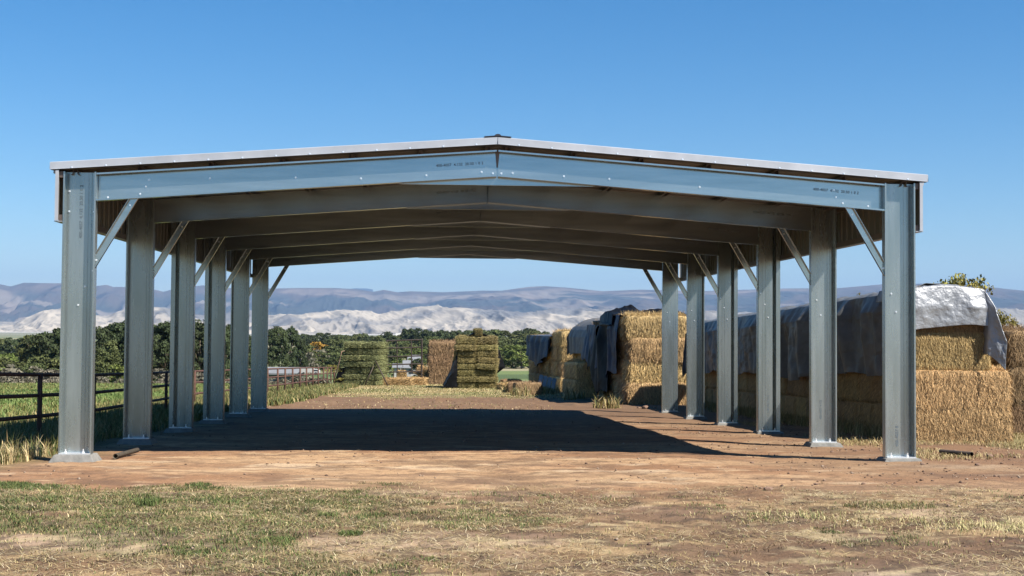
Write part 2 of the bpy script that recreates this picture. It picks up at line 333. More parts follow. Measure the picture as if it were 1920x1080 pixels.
def ridged(x, y, o, s):
    t = 0; a = 1; n = 0; w = 1
    for i in range(o):
        r = 1-np.abs(vn(x*2**i+i*7.7, y*2**i+i*3.1, s+i)*2-1); r = r**1.5
        t = t+a*r*w; n += a; w = np.clip(r*1.5, .2, 1); a *= .55
    return t/n
def f_bad(AZ, XX, YY, DD, u, top, bk):
    wx = XX+260*(fbm(XX/700, YY/700, 3, 3)-.5)+(DD-7000)*.35; wy = YY+260*(fbm(XX/700, YY/700, 3, 9)-.5)
    r = ridged(wx/230+.35*np.sin(wy/500), wy/620, 6, 31); env = np.clip(u, 0, 1)**1.15
    base = -15+(top+15)*env
    Z_ = base-130*(1-r)*np.clip(u*3, 0, 1)*(.25+.75*(1-u*.72))+20*u
    Z_ = Z_*bk+(-15)*(1-bk); Z_ = np.maximum(Z_, -16)
    n = fbm(XX/500, YY/500, 4, 13)
    CC = mix(np.zeros(XX.shape+(3,))+np.array((.50, .445, .37)), (.33, .30, .265), ss(.48, .62, n)*.7)
    CC = mix(CC, (.17, .17, .17), ss(.52, .66, fbm(XX/160, YY/260, 4, 15))*.35)
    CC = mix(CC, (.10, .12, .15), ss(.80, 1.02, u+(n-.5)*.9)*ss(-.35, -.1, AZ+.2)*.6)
    return Z_, CC
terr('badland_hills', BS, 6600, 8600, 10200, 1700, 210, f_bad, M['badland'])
def f_mt(AZ, XX, YY, DD, u, top, bk):
    r = ridged(XX/560+u*.6, YY/2600, 6, 61)
    steep = ss(.1, -.33, AZ)
    prof = u**(.8+.5*steep)
    Z_ = -40+(top+40)*prof-(top+40)*.42*(1-r)*np.sin(np.clip(u, 0, 1)*np.pi)*(.5+1.2*steep); Z_ = Z_*bk-40*(1-bk)
    n = fbm(XX/1300, YY/2200, 4, 17)
    CC = mix(np.zeros(XX.shape+(3,))+np.array((.060, .068, .062)), (.105, .085, .07), ss(.42, .62, fbm(XX/600, YY/900, 4, 19)))
    pale = ss(.60, .68, fbm(XX/1500+3, YY/900, 3, 23))*ss(.25, .4, u)
    CC = mix(CC, (.38, .31, .25), pale*.55)
    CC = mix(CC, (.17, .13, .11), ss(.85, .97, u)*.5)
    return Z_, CC
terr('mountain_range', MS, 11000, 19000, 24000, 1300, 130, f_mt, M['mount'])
def f_mt2(AZ, XX, YY, DD, u, top, bk):
    return -40+(top+40)*u*bk, np.zeros(XX.shape+(3,))+np.array((.07, .08, .08))
terr('distant_ridge', [(600, 552), (650, 542.5), (665, 540.5), (690, 541), (703, 544), (715, 548), (760, 546.5), (800, 553)], 24000, 30000, 34000, 80, 14, f_mt2, M['mount'], -.12, -.05)
# ================================================================== HAY SHED
BAY = 3.6507; HW = 6.0; CW = .444; SL = .0735
shed = empty('hay_shed', (0, 0, 0), label='large open-sided galvanised steel pole shed with shallow gable roof over bare dirt', cat='shed')
X0, Y0, Z0 = Vector((1, 0, 0)), Vector((0, 1, 0)), Vector((0, 0, 1))
def cprof(w, D, lip=.022, t=.006, gr=True):
    p = [(lip, 0), (0, 0), (0, D)]
    if gr: p += [(w*.70, D), (w*.705, D-.004), (w*.715, D-.004), (w*.72, D), (w*.80, D), (w*.805, D-.004), (w*.815, D-.004), (w*.82, D)]
    p += [(w, D), (w, 0), (w-lip, 0), (w-lip, t), (w-t, t), (w-t, D-t)]
    if gr: p += [(w*.823, D-t), (w*.818, D-t-.004), (w*.802, D-t-.004), (w*.797, D-t), (w*.723, D-t), (w*.718, D-t-.004), (w*.702, D-t-.004), (w*.697, D-t)]
    return p+[(t, D-t), (t, t), (lip, t)]
iprof = [(0, 0), (.082, 0), (.082, .2), (.15, .2), (.15, .012), (.158, 0), (.30, 0), (.302, .004), (.308, .004), (.31, 0), (.36, 0), (.362, .004), (.368, .004), (.37, 0), (.436, 0), (.444, .012), (.444, .16), (0, .204)]
boltm = None
def hexbolt():
    global boltm
    if boltm is None:
        mb = MB(); n = 6
        mb.ext([(math.cos(k*math.pi/3)*.0105, math.sin(k*math.pi/3)*.0105) for k in range(6)], (0, 0, 0), X0, Z0, -Y0, .012)
        mb.ext([(math.cos(k*math.pi/5)*.0145, math.sin(k*math.pi/5)*.0145) for k in range(10)], (0, 0, 0), X0, Z0, -Y0, .003)
        o = mb.build('bolt', M['bolt']); boltm = o.data; bpy.data.objects.remove(o)
    return boltm
def bolt(parent, x, y, z): link('bolt', hexbolt(), parent, (x, y, z))
def stamp(parent, txt, x, y, z, size, rot):
    cu_ = bpy.data.curves.new('stamp', 'FONT'); cu_.body = txt; cu_.size = size; cu_.align_x = 'CENTER'; cu_.align_y = 'CENTER'; cu_.space_character = 1.05; cu_.offset = .0012
    t = bpy.data.objects.new('t', cu_); COL.objects.link(t); dg = bpy.context.evaluated_depsgraph_get()
    me = bpy.data.meshes.new_from_object(t.evaluated_get(dg)); bpy.data.objects.remove(t)
    me.materials.clear(); me.materials.append(M['ink'])
    o = link('stamped_marking', me, parent, (x, y, z)); o.rotation_euler = (R(90), rot, 0); return o
TXT = '400-4057  4.132  20.50 1 0 2'
def ztop(i, sx): return (.096-.0922*i) if sx < 0 else (.064-.0918*i)
def rb(x): return 4.0-.0748*abs(x)       # rafter underside
def rt_(x): return 4.374-.0728*abs(x)    # rafter top
for i in range(6):
    y = i*BAY
    for sx in (-1, 1):
        zb = ztop(i, sx); zt = 3.985
        mb = MB(); ox = -HW if sx < 0 else HW-CW
        if i in (0, 1, 4): mb.ext(cprof(CW, .125), (ox, y, zb), X0, Y0, Z0, zt-zb)
        elif i == 5: mb.ext(cprof(CW, .125), (ox, y+.125, zb), X0, -Y0, Z0, zt-zb)
        else:
            pr = iprof if sx < 0 else [(CW-a, b) for a, b in iprof][::-1]
            mb.ext(pr, (ox, y, zb), X0, Y0, Z0, zt-zb)
        col = mb.build('column', M['steel'], shed)
        # base plate, anchors
        bp = MB(); D = .13 if i in (0, 1, 4, 5) else .2
        wy = y+D-.012 if i in (0, 1, 4) else y-.004
        bp.box(ox+.012, ox+CW-.012, y-.035, y+D+.03, zb-.004, zb+.010); bp.build('base_plate', M['bolt'], col)
        for bx in (.09, .33):
            a = MB(); yy = y+.03 if i in (0, 1, 4) else y-.022
            a.tube([(ox+bx, yy, zb), (ox+bx, yy, zb+.065)], .010, 8); a.ext([(math.cos(k*math.pi/3)*.02, math.sin(k*math.pi/3)*.02) for k in range(6)], (ox+bx, yy, zb+.010), X0, Y0, Z0, .02)
            a.build('anchor_bolt', M['bolt'], col)
        # footing
        f = MB(); cx = ox+CW/2; cy = y+.06; zg = zb-.16; w0, w1 = .335, .25; e0, e1 = .25, .17
        rr = lambda k: random.uniform(-.015, .015)
        f.add([(cx-w0+rr(0), cy-e0+rr(0), zg), (cx+w0+rr(0), cy-e0+rr(0), zg), (cx+w0+rr(0), cy+e0, zg), (cx-w0+rr(0), cy+e0, zg), (cx-w1, cy-e1, zb-.004), (cx+w1, cy-e1, zb-.004), (cx+w1, cy+e1, zb-.004), (cx-w1, cy+e1, zb-.004)],
              [(0, 3, 2, 1), (4, 5, 6, 7), (0, 1, 5, 4), (1, 2, 6, 5), (2, 3, 7, 6), (3, 0, 4, 7)])
        f.build('footing', M['conc'], shed, bevel=.012)
        # bolts on the web
        yw = y+.125-.008 if i in (0, 1, 4) else y-.001
        for (dx, dz) in ((.045, 3.72), (.045, 3.44), (.045, 2.62), (.13, 2.40), (.20, 2.14)) if sx > 0 else ((.395, 3.44), (.395, 2.62), (.29, 2.40), (.2, 2.14), (.055, 3.72), (.055, 3.44)):
            if i == 0 or (sx > 0 and (i < 2 or dz < 3)): bolt(col, ox+dx, yw, dz)
        if i == 0:
            if sx < 0: stamp(col, TXT, ox+.22, yw-.001, 3.44, .060, -math.pi/2)
            else: stamp(col, '400-4057 8', ox+.21, yw-.001, .36, .062, -math.pi/2)
        elif i < 4 and sx > 0: stamp(col, '400-4057 4.132', ox+(.2 if i < 2 else .2), yw-.001 if i < 2 else y-.0015, zb+.55, .05, -math.pi/2)
        # brace
        b = MB(); p0 = Vector((sx*5.585, 0, 2.60)); p1 = Vector((sx*5.0, 0, 3.60)); d = (p1-p0).normalized(); L = (p1-p0).length+.10
        nrm = Vector((-d.z*sx, 0, d.x*sx)); 
        if nrm.x*sx < 0: nrm = -nrm
        o0 = p0-d*.06; yb = y+.012
        w_ = .105
        prof = [(0, 0), (0, .05), (w_, .05), (w_, 0), (w_-.005, 0), (w_-.005, .045), (.005, .045), (.005, 0)]
        # clip the foot at the column face and the head at the rafter by trimming against planes
        b.ext(prof, Vector((o0.x, yb, o0.z))-nrm*.0, nrm, Y0, d, L)
        br = b.build('brace', M['rafter'], shed)
        bm = bmesh.new(); bm.from_mesh(br.data)
        for co, no in (((sx*(HW-CW-.001), 0, 0), (sx, 0, 0)), ((0, 0, 4.0), (sx*.0748, 0, 1))):
            r_ = bmesh.ops.bisect_plane(bm, geom=bm.verts[:]+bm.edges[:]+bm.faces[:], plane_co=co, plane_no=no, clear_outer=True)
        bm.to_mesh(br.data); bm.free()
        for k in (.16, 1.05): 
            q = p0+d*k+nrm*.05; bolt(br, q.x, y+.056, q.z)
        # rafter (C open to the front)
        fl = .125; t = .006; xe = sx*(HW-CW-.004); xi = sx*.012; 
        lp = .022
        def sec(x): zb_, zt_ = rb(x), rt_(x); return [(y, zb_+lp), (y, zb_), (y+fl, zb_), (y+fl, zt_), (y, zt_), (y, zt_-lp), (y+t, zt_-lp), (y+t, zt_-t), (y+fl-t, zt_-t), (y+fl-t, zb_+t), (y+t, zb_+t), (y+t, zb_+lp)]
        if i > 0:
            def sec(x): zb_, zt_ = rb(x), rt_(x); return [(y+fl, zb_+lp), (y+fl, zb_), (y, zb_), (y, zt_), (y+fl, zt_), (y+fl, zt_-lp), (y+fl-t, zt_-lp), (y+fl-t, zt_-t), (y+t, zt_-t), (y+t, zb_+t), (y+fl-t, zb_+t), (y+fl-t, zb_+lp)]
        s0, s1 = sec(xe), sec(xi); r = MB(); n = 12
        r.add([(xe, a, c) for a, c in s0]+[(xi, a, c) for a, c in s1], [tuple(range(n)), tuple(range(n, 2*n))[::-1]]+[(k, (k+1) % n, n+(k+1) % n, n+k) for k in range(n)])
        rf = r.build('rafter', M['rafter'], shed)
        yf = y+fl-t-.001 if i == 0 else y-.001
        if i == 0:
            for bx, bz in ((5.42, .05), (4.98, .07), (4.90, .17), (4.86, .26), (4.02, .23), (2.83, .17), (1.92, .10), (1.0, .09), (.22, .09), (.06, .06)) if sx < 0 else ((5.35, .06), (4.98, .07), (4.88, .15), (4.85, .25), (2.9, .12), (1.6, .12), (.95, .1), (.22, .08), (.06, .06)):
                bolt(rf, sx*bx, yf, rb(bx)+bz)
        ang = math.atan(.0745)
        if i < 4:
            if sx < 0: stamp(rf, TXT, -.53, yf-.001, rb(.53)+.215, .054, -ang)
            else: stamp(rf, TXT, 4.88, yf-.001, rb(4.88)+.235, .054, ang)
    # ridge plate
    p = MB(); yy = y+.128; zz = 3.885
    p.ext([(-1.42, rb(1.42)+.004), (-1.35, zz), (1.35, zz), (1.42, rb(1.42)+.004), (1.42, rb(1.42)+.1), (0, rb(0)+.30), (-1.42, rb(1.42)+.1)], (0, yy, 0), X0, Z0, Y0, .006)
    p.box(-1.34, 1.34, yy-.028, yy, zz, zz+.006)
    p.build('ridge_plate', M['rafter'], shed)
    if i == 0:
        p = MB(); p.ext([(-.03, 4.37), (.034, 4.37), (.012, 4.14), (-.008, 4.14)], (0, y+.112, 0), X0, Z0, Y0, .006); p.build('ridge_filler', M['purlin'], shed)
YB = 5*BAY+.2; YF = -.03
# purlins (hat channels along the shed)
for sx in (-1, 1):
    for k, px_ in enumerate((.14, 1.08, 2.05, 3.02, 4.0, 4.97, 5.86)):
        x = sx*px_; z = rt_(px_)
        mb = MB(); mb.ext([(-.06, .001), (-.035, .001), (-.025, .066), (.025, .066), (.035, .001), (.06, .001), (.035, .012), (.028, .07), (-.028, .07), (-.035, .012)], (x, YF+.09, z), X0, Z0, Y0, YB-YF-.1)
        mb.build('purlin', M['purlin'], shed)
    # roof sheet with ribs running down the slope
    mb = MB(); xe = 6.17
    def zr(x): return 4.452-.0728*abs(x)
    prof = [(YF+.012, 0)]; yy = YF+.1
    while yy < YB-.1:
        prof += [(yy, 0), (yy+.012, .022), (yy+.05, .022), (yy+.062, 0)]; yy += .305
    prof += [(YB, 0)]
    n = len(prof); th = .006
    top = [(0, a, zr(0)+b+th) for a, b in prof]+[(sx*xe, a, zr(xe)+b+th) for a, b in prof]
    bot = [(0, a, zr(0)+b) for a, b in prof]+[(sx*xe, a, zr(xe)+b) for a, b in prof]
    fs = [(k, k+1, n+k+1, n+k) for k in range(n-1)]+[(2*n+k, 3*n+k, 3*n+k+1, 2*n+k+1) for k in range(n-1)]
    fs += [(n+k, n+k+1, 3*n+k+1, 3*n+k) for k in range(n-1)]
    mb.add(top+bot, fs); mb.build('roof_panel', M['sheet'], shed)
    # rake trim front and back
    for yy, s in ((YF, 1), (YB, -1)):
        mb = MB()
        z1 = lambda x: 4.556-.0722*abs(x); z0 = lambda x: 4.450-.0722*abs(x)
        pts = []
        for x in (sx*.003, sx*6.178):
            pts += [(x, yy-.008*s, z0(x)), (x, yy, z0(x)), (x, yy, z1(x)-.008), (x, yy+.012*s, z1(x)), (x, yy+.14*s, z1(x)), (x, yy+.14*s, z1(x)-.003), (x, yy+.014*s, z1(x)-.004), (x, yy+.004*s, z1(x)-.010), (x, yy+.004*s, z0(x)+.004), (x, yy-.008*s, z0(x)+.004)]
        mb.add(pts, [tuple(range(10)), tuple(range(10, 20))[::-1]]+[(k, (k+1) % 10, 10+(k+1) % 10, 10+k) for k in range(10)])
        rk = mb.build('rake_trim', M['trim'], shed)
        if s > 0:
            for k in range(13): 
                x = sx*(.3+.465*k); bolt(rk, x, YF-.001, z0(x)+.012)
    # eave trim
    mb = MB(); mb.box(min(sx*6.15, sx*6.172), max(sx*6.15, sx*6.172), YF+.15, YB-.15, 3.97, 4.085); mb.build('eave_trim', M['trim'], shed)
    # side skirt: ribbed sheet hanging down from the eave
    mb = MB(); prof = []; yy = YF+.03
    while yy < YB-.2:
        prof += [(yy, .0), (yy+.20, 0), (yy+.215, .022), (yy+.262, .022)]; yy += .277
    prof += [(yy, 0)]
    n = len(prof); xo = lambda b: sx*(6.062+b)
    v = [(xo(b), a, 3.315) for a, b in prof]+[(xo(b), a, 4.03) for a, b in prof]+[(xo(b+.004), a, 3.315) for a, b in prof]+[(xo(b+.004), a, 4.03) for a, b in prof]
    mb.add(v, [(k, k+1, n+k+1, n+k) for k in range(n-1)]+[(2*n+k, 3*n+k, 3*n+k+1, 2*n+k+1) for k in range(n-1)]); mb.build('skirt_panel', M['sheet'], shed)
    for z in (3.30, 3.90):
        mb = MB(); a, b_ = sx*6.004, sx*6.060; mb.box(min(a, b_), max(a, b_), YF+.04, YB-.05, z, z+.085); mb.build('girt', M['purlin'], shed)
    mb = MB(); a, b_ = sx*6.004, sx*6.112; mb.box(min(a, b_), max(a, b_), YF+.02, YB-.03, 3.288, 3.297); mb.build('skirt_base_trim', M['trim'], shed)
    for yy in (YF+.004, YB-.03):
        mb = MB(); a, b_ = sx*6.058, sx*6.102; mb.box(min(a, b_), max(a, b_), yy, yy+.02, 3.30, 4.0); mb.build('corner_trim', M['trim'], shed)
# ridge cap
mb = MB(); mb.ext([(-.19, 4.55), (-.19, 4.56), (-.05, 4.572), (-.03, 4.59), (0, 4.597), (.03, 4.59), (.05, 4.572), (.19, 4.56), (.19, 4.55), (0, 4.562)], (0, YF-.004, 0), X0, Z0, Y0, YB-YF); mb.build('ridge_cap', M['black'], shed)
# ================================================================== BALES
def bale_mesh(name, lx, ly, lz, mt, ns, seed, sw=.012, sl=.16, rough=.035, res=.06, vert=True, ee=11):
    """rounded box with shaggy straw strands; origin at base centre"""
    r = np.random.default_rng(seed); V = []; F = []; off = 0
    def disp(P):
        q = P/np.array([lx/2, ly/2, lz/2]); e = ee; k = (np.abs(q)**e).sum(-1)**(-1/e); k = np.where(np.abs(q).max(-1) > .5, k, 1)
        P = P*k[:, None]
        n = fbm(P[:, 0]*6+seed+P[:, 1]*4, P[:, 2]*6+P[:, 1]*5, 4, seed); n2 = vn(P[:, 0]*1.7+P[:, 1]*1.3+seed, P[:, 2]*2.2, seed+5)
        d = P/np.linalg.norm(P, axis=1, keepdims=True); return P+d*((n-.5)*2*rough+(n2-.5)*rough)[:, None]
    def face(o, a, b, na, nb):
        nonlocal off
        s, t = np.meshgrid(np.linspace(0, 1, na), np.linspace(0, 1, nb)); P = np.array(o)+s.ravel()[:, None]*np.array(a)+t.ravel()[:, None]*np.array(b)
        V.append(disp(P)); F.append(gridfaces(nb, na)+off); off += na*nb
    nx, ny, nz = [max(4, int(q/res)) for q in (lx, ly, lz)]; hx, hy, hz = lx/2, ly/2, lz/2
    face((-hx, -hy, -hz), (lx, 0, 0), (0, 0, lz), nx, nz); face((hx, hy, -hz), (-lx, 0, 0), (0, 0, lz), nx, nz)
    face((-hx, hy, -hz), (0, -ly, 0), (0, 0, lz), ny, nz); face((hx, -hy, -hz), (0, ly, 0), (0, 0, lz), ny, nz)
    face((-hx, -hy, hz), (lx, 0, 0), (0, ly, 0), nx, ny); face((-hx, hy, -hz), (lx, 0, 0), (0, -ly, 0), nx, ny)
    # strands
    A = np.array([lx*lz*2, ly*lz, ly*lz, lx*ly*.7]); A = A/A.sum(); w = r.choice(4, ns, p=A); u = r.uniform(-.5, .5, ns); v = r.uniform(-.5, .5, ns)
    P = np.zeros((ns, 3)); Nn = np.zeros((ns, 3))
    for k, (c, nn) in enumerate([(lambda u, v: (u*lx, -hy+0*u, v*lz), (0, -1, 0)), (lambda u, v: (-hx+0*u, u*ly, v*lz), (-1, 0, 0)), (lambda u, v: (hx+0*u, u*ly, v*lz), (1, 0, 0)), (lambda u, v: (u*lx, v*ly, hz+0*u), (0, 0, 1))]):
        mk = w == k; P[mk] = np.stack(c(u[mk], v[mk]), 1); Nn[mk] = nn
    P = disp(P)+Nn*.004
    D = r.normal(0, .45 if vert else 1, (ns, 3)); D[:, 2] = np.where(w == 3, D[:, 2]*.5, D[:, 2]*.3+(-1 if vert else 0)); D += Nn*r.uniform(0, .38, ns)[:, None]
    if not vert: D[:, 0] *= 1.6; D[:, 2] *= .4
    D /= np.linalg.norm(D, axis=1, keepdims=True); S = np.cross(D, Nn+r.normal(0, .3, (ns, 3))); S /= np.linalg.norm(S, axis=1, keepdims=True)+1e-6
    L = (r.uniform(.4, 1.2, ns)*sl)[:, None]; hw = (r.uniform(.5, 1, ns)*sw/2)[:, None]
    SV = np.stack([P-S*hw, P+S*hw, P+D*L+S*hw*.4, P+D*L-S*hw*.4], 1).reshape(-1, 3); b = np.arange(ns)*4+off
    V = np.concatenate(V+[SV]); V[:, 2] += hz
    return npmesh(name, V, np.concatenate(F+[np.stack([b, b+1, b+2, b+3], 1)]), None, mt)
ORD = ['first', 'second', 'third', 'fourth', 'fifth', 'sixth', 'seventh', 'eighth', 'ninth', 'tenth', 'eleventh', 'twelfth', 'thirteenth', 'fourteenth', 'fifteenth', 'sixteenth', 'seventeenth', 'eighteenth', 'nineteenth', 'twentieth', 'twenty-first', 'twenty-second']
def jit(a): return random.uniform(-a, a)
# --- D : long straw row to the right of the shed (four tiers, near end faces the camera)
TZ = .685; BL, BW = 2.1, .95
big = [bale_mesh('straw_bale', BL, BW-.02, TZ, M['straw'], 4500, 100+k, .010, .15, .022, ee=18) for k in range(2)]
bigf = [bale_mesh('straw_bale', BL, BW-.02, TZ, M['straw'], 26000, 110+k, .008, .12, .022, ee=18) for k in range(4)]
DX0 = 7.95; D0 = 4.62; ND = 21
TN = ['bottom', 'second-tier', 'third-tier', 'top-tier']
for r_ in range(ND):
    for t in range(4):
        if t >= 2 and r_ > 1: continue
        y = D0+BW*(r_+.5); me = bigf[t] if r_ == 0 else big[(r_+t) % 2]
        xo = {0: -.40, 1: -.42, 2: -.56, 3: -.58}[t] if r_ == 0 else (-.12 if r_ == 1 else jit(.04))
        o = link('straw_bale', me, None, (DX0+BL/2+xo, y+(0, .02, .10, .13)[t]*(r_ == 0), g(0, y)-.03+t*TZ), jit(.012)+(math.pi if (r_+t) % 3 == 1 else 0)*(r_ > 0))
        if r_ == 0: lab = f'{TN[t]} golden straw bale at the near end of the long tarped row beside the shed'
        else: lab = f'{TN[t]} straw bale, {ORD[r_]} from near end of the long dark-tarped row'
        o.scale = (.70 if r_ == 0 and t > 1 else .88 if r_ == 0 else 1, 1, .955 if t < 3 else 1)
        if r_ == 1 and t > 1: o.scale.x = .70; o.location.x -= .35
        tag(o, lab, 'hay bale', 'straw bales in the long tarped row')
# --- E : stack at right edge
ee = [bale_mesh('straw_bale', 2.3, 1.0, .68, M['straw_dark'], 9000, 130+k, .010, .16, .03) for k in range(2)]
EP = onG(1912, 818)
for r_ in range(3):
    for t in range(3):
        o = link('straw_bale', ee[(r_+t) % 2], None, (10.7+1.15+jit(.03), 8.0+1.0*r_, g(0, 8)-.03+t*.735), jit(.02))
        tag(o, f'{TN[t] if t < 2 else "top"} brown bale, {ORD[r_]} from front of the right-edge stack', 'hay bale', 'brown bales at the right edge')
# --- C : tall four-tier stack behind the shed's right corner
cc = [bale_mesh('straw_bale', 2.2, 1.1, .775, M['straw'], 9000, 140+k, .014, .2, .045) for k in range(3)]
CY = 26.0
for r_ in range(7):
    for t in range(4):
        if r_ > 1 and t in (1, 2, 3) and r_ < 7: 
            if t == 3: continue
        y = CY+1.12*(r_+.5); xo = (.0, .05, .12, -.02)[t] if r_ == 0 else jit(.05)
        o = link('straw_bale', cc[(r_+t) % 3], None, (5.68+1.1+xo, y+(0, .1, .05, .16)[t]*(r_ == 0), g(0, CY)-.0+t*.775+(jit(.02))), jit(.03))
        tag(o, f'{TN[t]} straw bale, {ORD[r_]} from the front of the tall stack under black tarps', 'hay bale', 'straw bales in the tall black-tarped stack')
# --- B : middle stack with pale grey tarp, A : farther stack with blue tarp
bb = [bale_mesh('straw_bale', 2.2, 1.2, .775, M['straw'], 3500, 150+k, .016, .22, .05) for k in range(2)]
for r_ in range(8):
    for t in range(4):
        if t == 3 and r_ in (2, 3, 4, 5): continue
        y = 34.6+1.2*(r_+.5)
        o = link('straw_bale', bb[(r_+t) % 2], None, (5.78+1.1+jit(.06), y, g(0, y)-.02+t*.775), jit(.04))
        tag(o, f'{TN[t]} straw bale, {ORD[r_]} from near end of the pale-grey-tarped stack', 'hay bale', 'straw bales under the pale grey tarp')
for r_ in range(4):   # low bales in front of it
    o = link('straw_bale', bb[r_ % 2], None, (4.9+1.1, 36.0+1.3*r_, g(0, 36+1.3*r_)-.02), jit(.06)); tag(o, f'low straw bale on the ground beside the pale-tarped stack, {ORD[r_]} from the near end', 'hay bale', 'low bales beside the pale-tarped stack')
    if r_ >= 0: o = link('straw_bale', bb[(r_+1) % 2], None, (4.95+1.1, 36.0+1.3*r_, g(0, 36+1.3*r_)+.72), jit(.06)); tag(o, f'raised straw bale on the low row beside pale-tarped stack, {ORD[r_]} from near end', 'hay bale', 'low bales beside the pale-tarped stack')
AX = 5.33
for r_ in range(14):
    for t in range(4):
        if t == 3 and 2 < r_ < 11: continue
        y = 46.6+1.6*(r_+.5)
        o = link('straw_bale', bb[(r_+t) % 2], None, (AX+1.1+jit(.08)-(t == 3)*.0, y, g(0, y)+.12*(y-46)/22-.02+t*.775), jit(.05)); o.scale = (1, 1.32, 1.0)
        tag(o, f'{TN[t]} straw bale, {ORD[r_]} from near end of the blue-tarped stack', 'hay bale', 'straw bales under the blue tarp')
# --- small dry bales on the ground left of that stack
sb = [bale_mesh('hay_bale', 1.25, .6, .5, M['straw_dark'], 1500, 160+k, .014, .12, .04) for k in range(2)]
for k, (px, py, rz, lab) in enumerate([(990, 741, .1, 'dry brown square bale lying on the dirt left of the blue-tarped stack, in front'), (958, 727, .35, 'small dry bale half hidden in weeds right of the olive hay stack')]):
    p = onG(px, py); o = link('hay_bale', sb[k], None, (p.x, p.y+.3, p.z-.03), rz, label=lab, cat='hay bale', group='dry bales lying on the ground')
    if k == 0: o.scale = (.98, 1, 1.15)
p = onG(979, 737); o = link('hay_bale', sb[1], None, (p.x, p.y+.9, p.z-.02), -.1, label='dry brown square bale behind the front one by the blue-tarped stack', cat='hay bale', group='dry bales lying on the ground')
# --- green hay stack (two columns of flat bales)
GB = [bale_mesh('hay_bale', 1.24, 2.4, .375, M['hay'], 5200, 170+k, .020, .16, .05, .07, False) for k in range(4)]
pL, pR = onG(643, 723), onG(709, 724); YG = pL.y; wG = (pR.x-pL.x)
rows = 7; bw = wG/2; hz = (atY(640, 640, YG).z-pL.z)/rows
rootx = (pL.x+pR.x)/2; ang = -.19
for t in range(rows):
    for c in range(2):
        lx = (c-.5)*bw+jit(.06); ly = 1.2+jit(.09)
        x = rootx+lx*math.cos(ang)-ly*math.sin(ang); y = YG+lx*math.sin(ang)+ly*math.cos(ang)
        o = link('hay_bale', GB[(t*2+c) % 4], None, (x, y, pL.z-.03+t*hz), ang+jit(.03)); o.scale = (bw/1.24*.99, 1, hz/.375*.93); o.rotation_euler.y = jit(.035)
        tag(o, f'green bale, {ORD[t]} from ground in the {"left" if c == 0 else "right"} column of the green stack', 'hay bale', 'green bales in the left stack')
# --- olive hay stack (two columns, seven rows) with black tarp
OB = [bale_mesh('hay_bale', 1.1, 2.2, .375, M['hay2'], 5200, 180+k, .020, .15, .04, .07, False) for k in range(4)]
oL, oR = onG(857, 728), onG(930, 728); YO = oL.y; wO = oR.x-oL.x; bo = wO/2; hO = (atY(890, 634, YO).z-oL.z)/7.5
zc = oL.z-.02
for t in range(8):
    th = hO*(1.25 if t == 7 else .95)
    for c in range(2):
        x = (oL.x+oR.x)/2+(c-.5)*bo*(1-.02*t/7)+(.05 if c else -.06)*(t in (3, 4, 5))+jit(.05)
        o = link('hay_bale', OB[(t+c*2) % 4], None, (x, YO+1.1+jit(.12), zc), jit(.07)); o.rotation_euler.y = (jit(.03)+(.09*(c*2-1) if t in (4, 5) else 0)*(-1 if c else 1)*0+(.05 if c and t in (3, 4) else 0))
        o.scale = (bo/1.1*.96, 1, th/.375*.93)
        tag(o, f'olive bale, {ORD[t]} from ground in the {"left" if c == 0 else "right"} column of the centre stack', 'hay bale', 'olive bales in the centre stack')
    zc += th
ztopO = zc
o = link('hay_bale', OB[1], None, ((oL.x+oR.x)/2+.05, YO+.9, zc-.02), .05, label='single small bale propping up the black tarp on top of the centre stack', cat='hay bale'); o.scale = (.36, .7, 1.1)
# --- brown stack behind
bS = [bale_mesh('hay_bale', 1.9, 1.2, .72, M['straw_dark'], 3500, 190+k, .022, .2, .05) for k in range(2)]
YB2 = 70.
a0, a1 = atY(803, 640, YB2), atY(858, 640, YB2); w2 = a1.x-a0.x; h2 = (a0.z-g(0, YB2)+.3)/4
for t in range(4):
    o = link('hay_bale', bS[t % 2], None, ((a0.x+a1.x)/2+jit(.04), YB2+.6, g(0, YB2)-.3+t*h2), jit(.03)); o.scale = (w2/1.9, 1.2, h2/.72)
    tag(o, f'{TN[t]} reddish-brown bale of the narrow stack left of the centre stack', 'hay bale', 'reddish-brown bales in the narrow stack')
# --- loose straw bales on the ground between the stacks
LB = [bale_mesh('straw_bale', 1.5, .7, .45, M['straw'], 2600, 200+k, .018, .2, .05, .07, False) for k in range(2)]
for (px, py, sx, sz, rz, lab) in [(741, 723, 1.25, 1.1, .05, 'broken golden straw bale lying flat right of the green stack'), (771, 722, 1.2, 1.15, -.1, 'loose golden straw bale lying between the green and centre stacks'), (794, 720, .75, 1.1, .3, 'short golden straw bale lying nearest the reddish-brown stack')]:
    p = onG(px, py); o = link('straw_bale', LB[0], None, (p.x, p.y+.3, p.z-.02), rz, label=lab, cat='hay bale', group='loose golden bales between the stacks'); o.scale = (sx, 1, sz)
for (px, py, sx, sz, rz, lab) in [(948, 731, .5, .8, .5, 'small tan bale chunk lying just right of the olive stack'), (968, 733, .7, .9, -.3, 'tan bale lying between the olive stack and the dry brown bales')]:
    p = onG(px, py); o = link('straw_bale', LB[1], None, (p.x, p.y+.3, p.z-.02), rz, label=lab, cat='hay bale', group='loose golden bales between the stacks'); o.scale = (sx, .8, sz)
p = onG(753, 712); o = link('straw_bale', LB[1], None, (p.x, p.y+.1, p.z-.05), 0, label='small upright golden bale standing behind the flat ones', cat='hay bale', group='loose golden bales between the stacks'); o.scale = (.42, .8, 1.5)
o = link('straw_bale', LB[1], None, (p.x, p.y+.1, p.z+.0), 0); bpy.data.objects.remove(o)
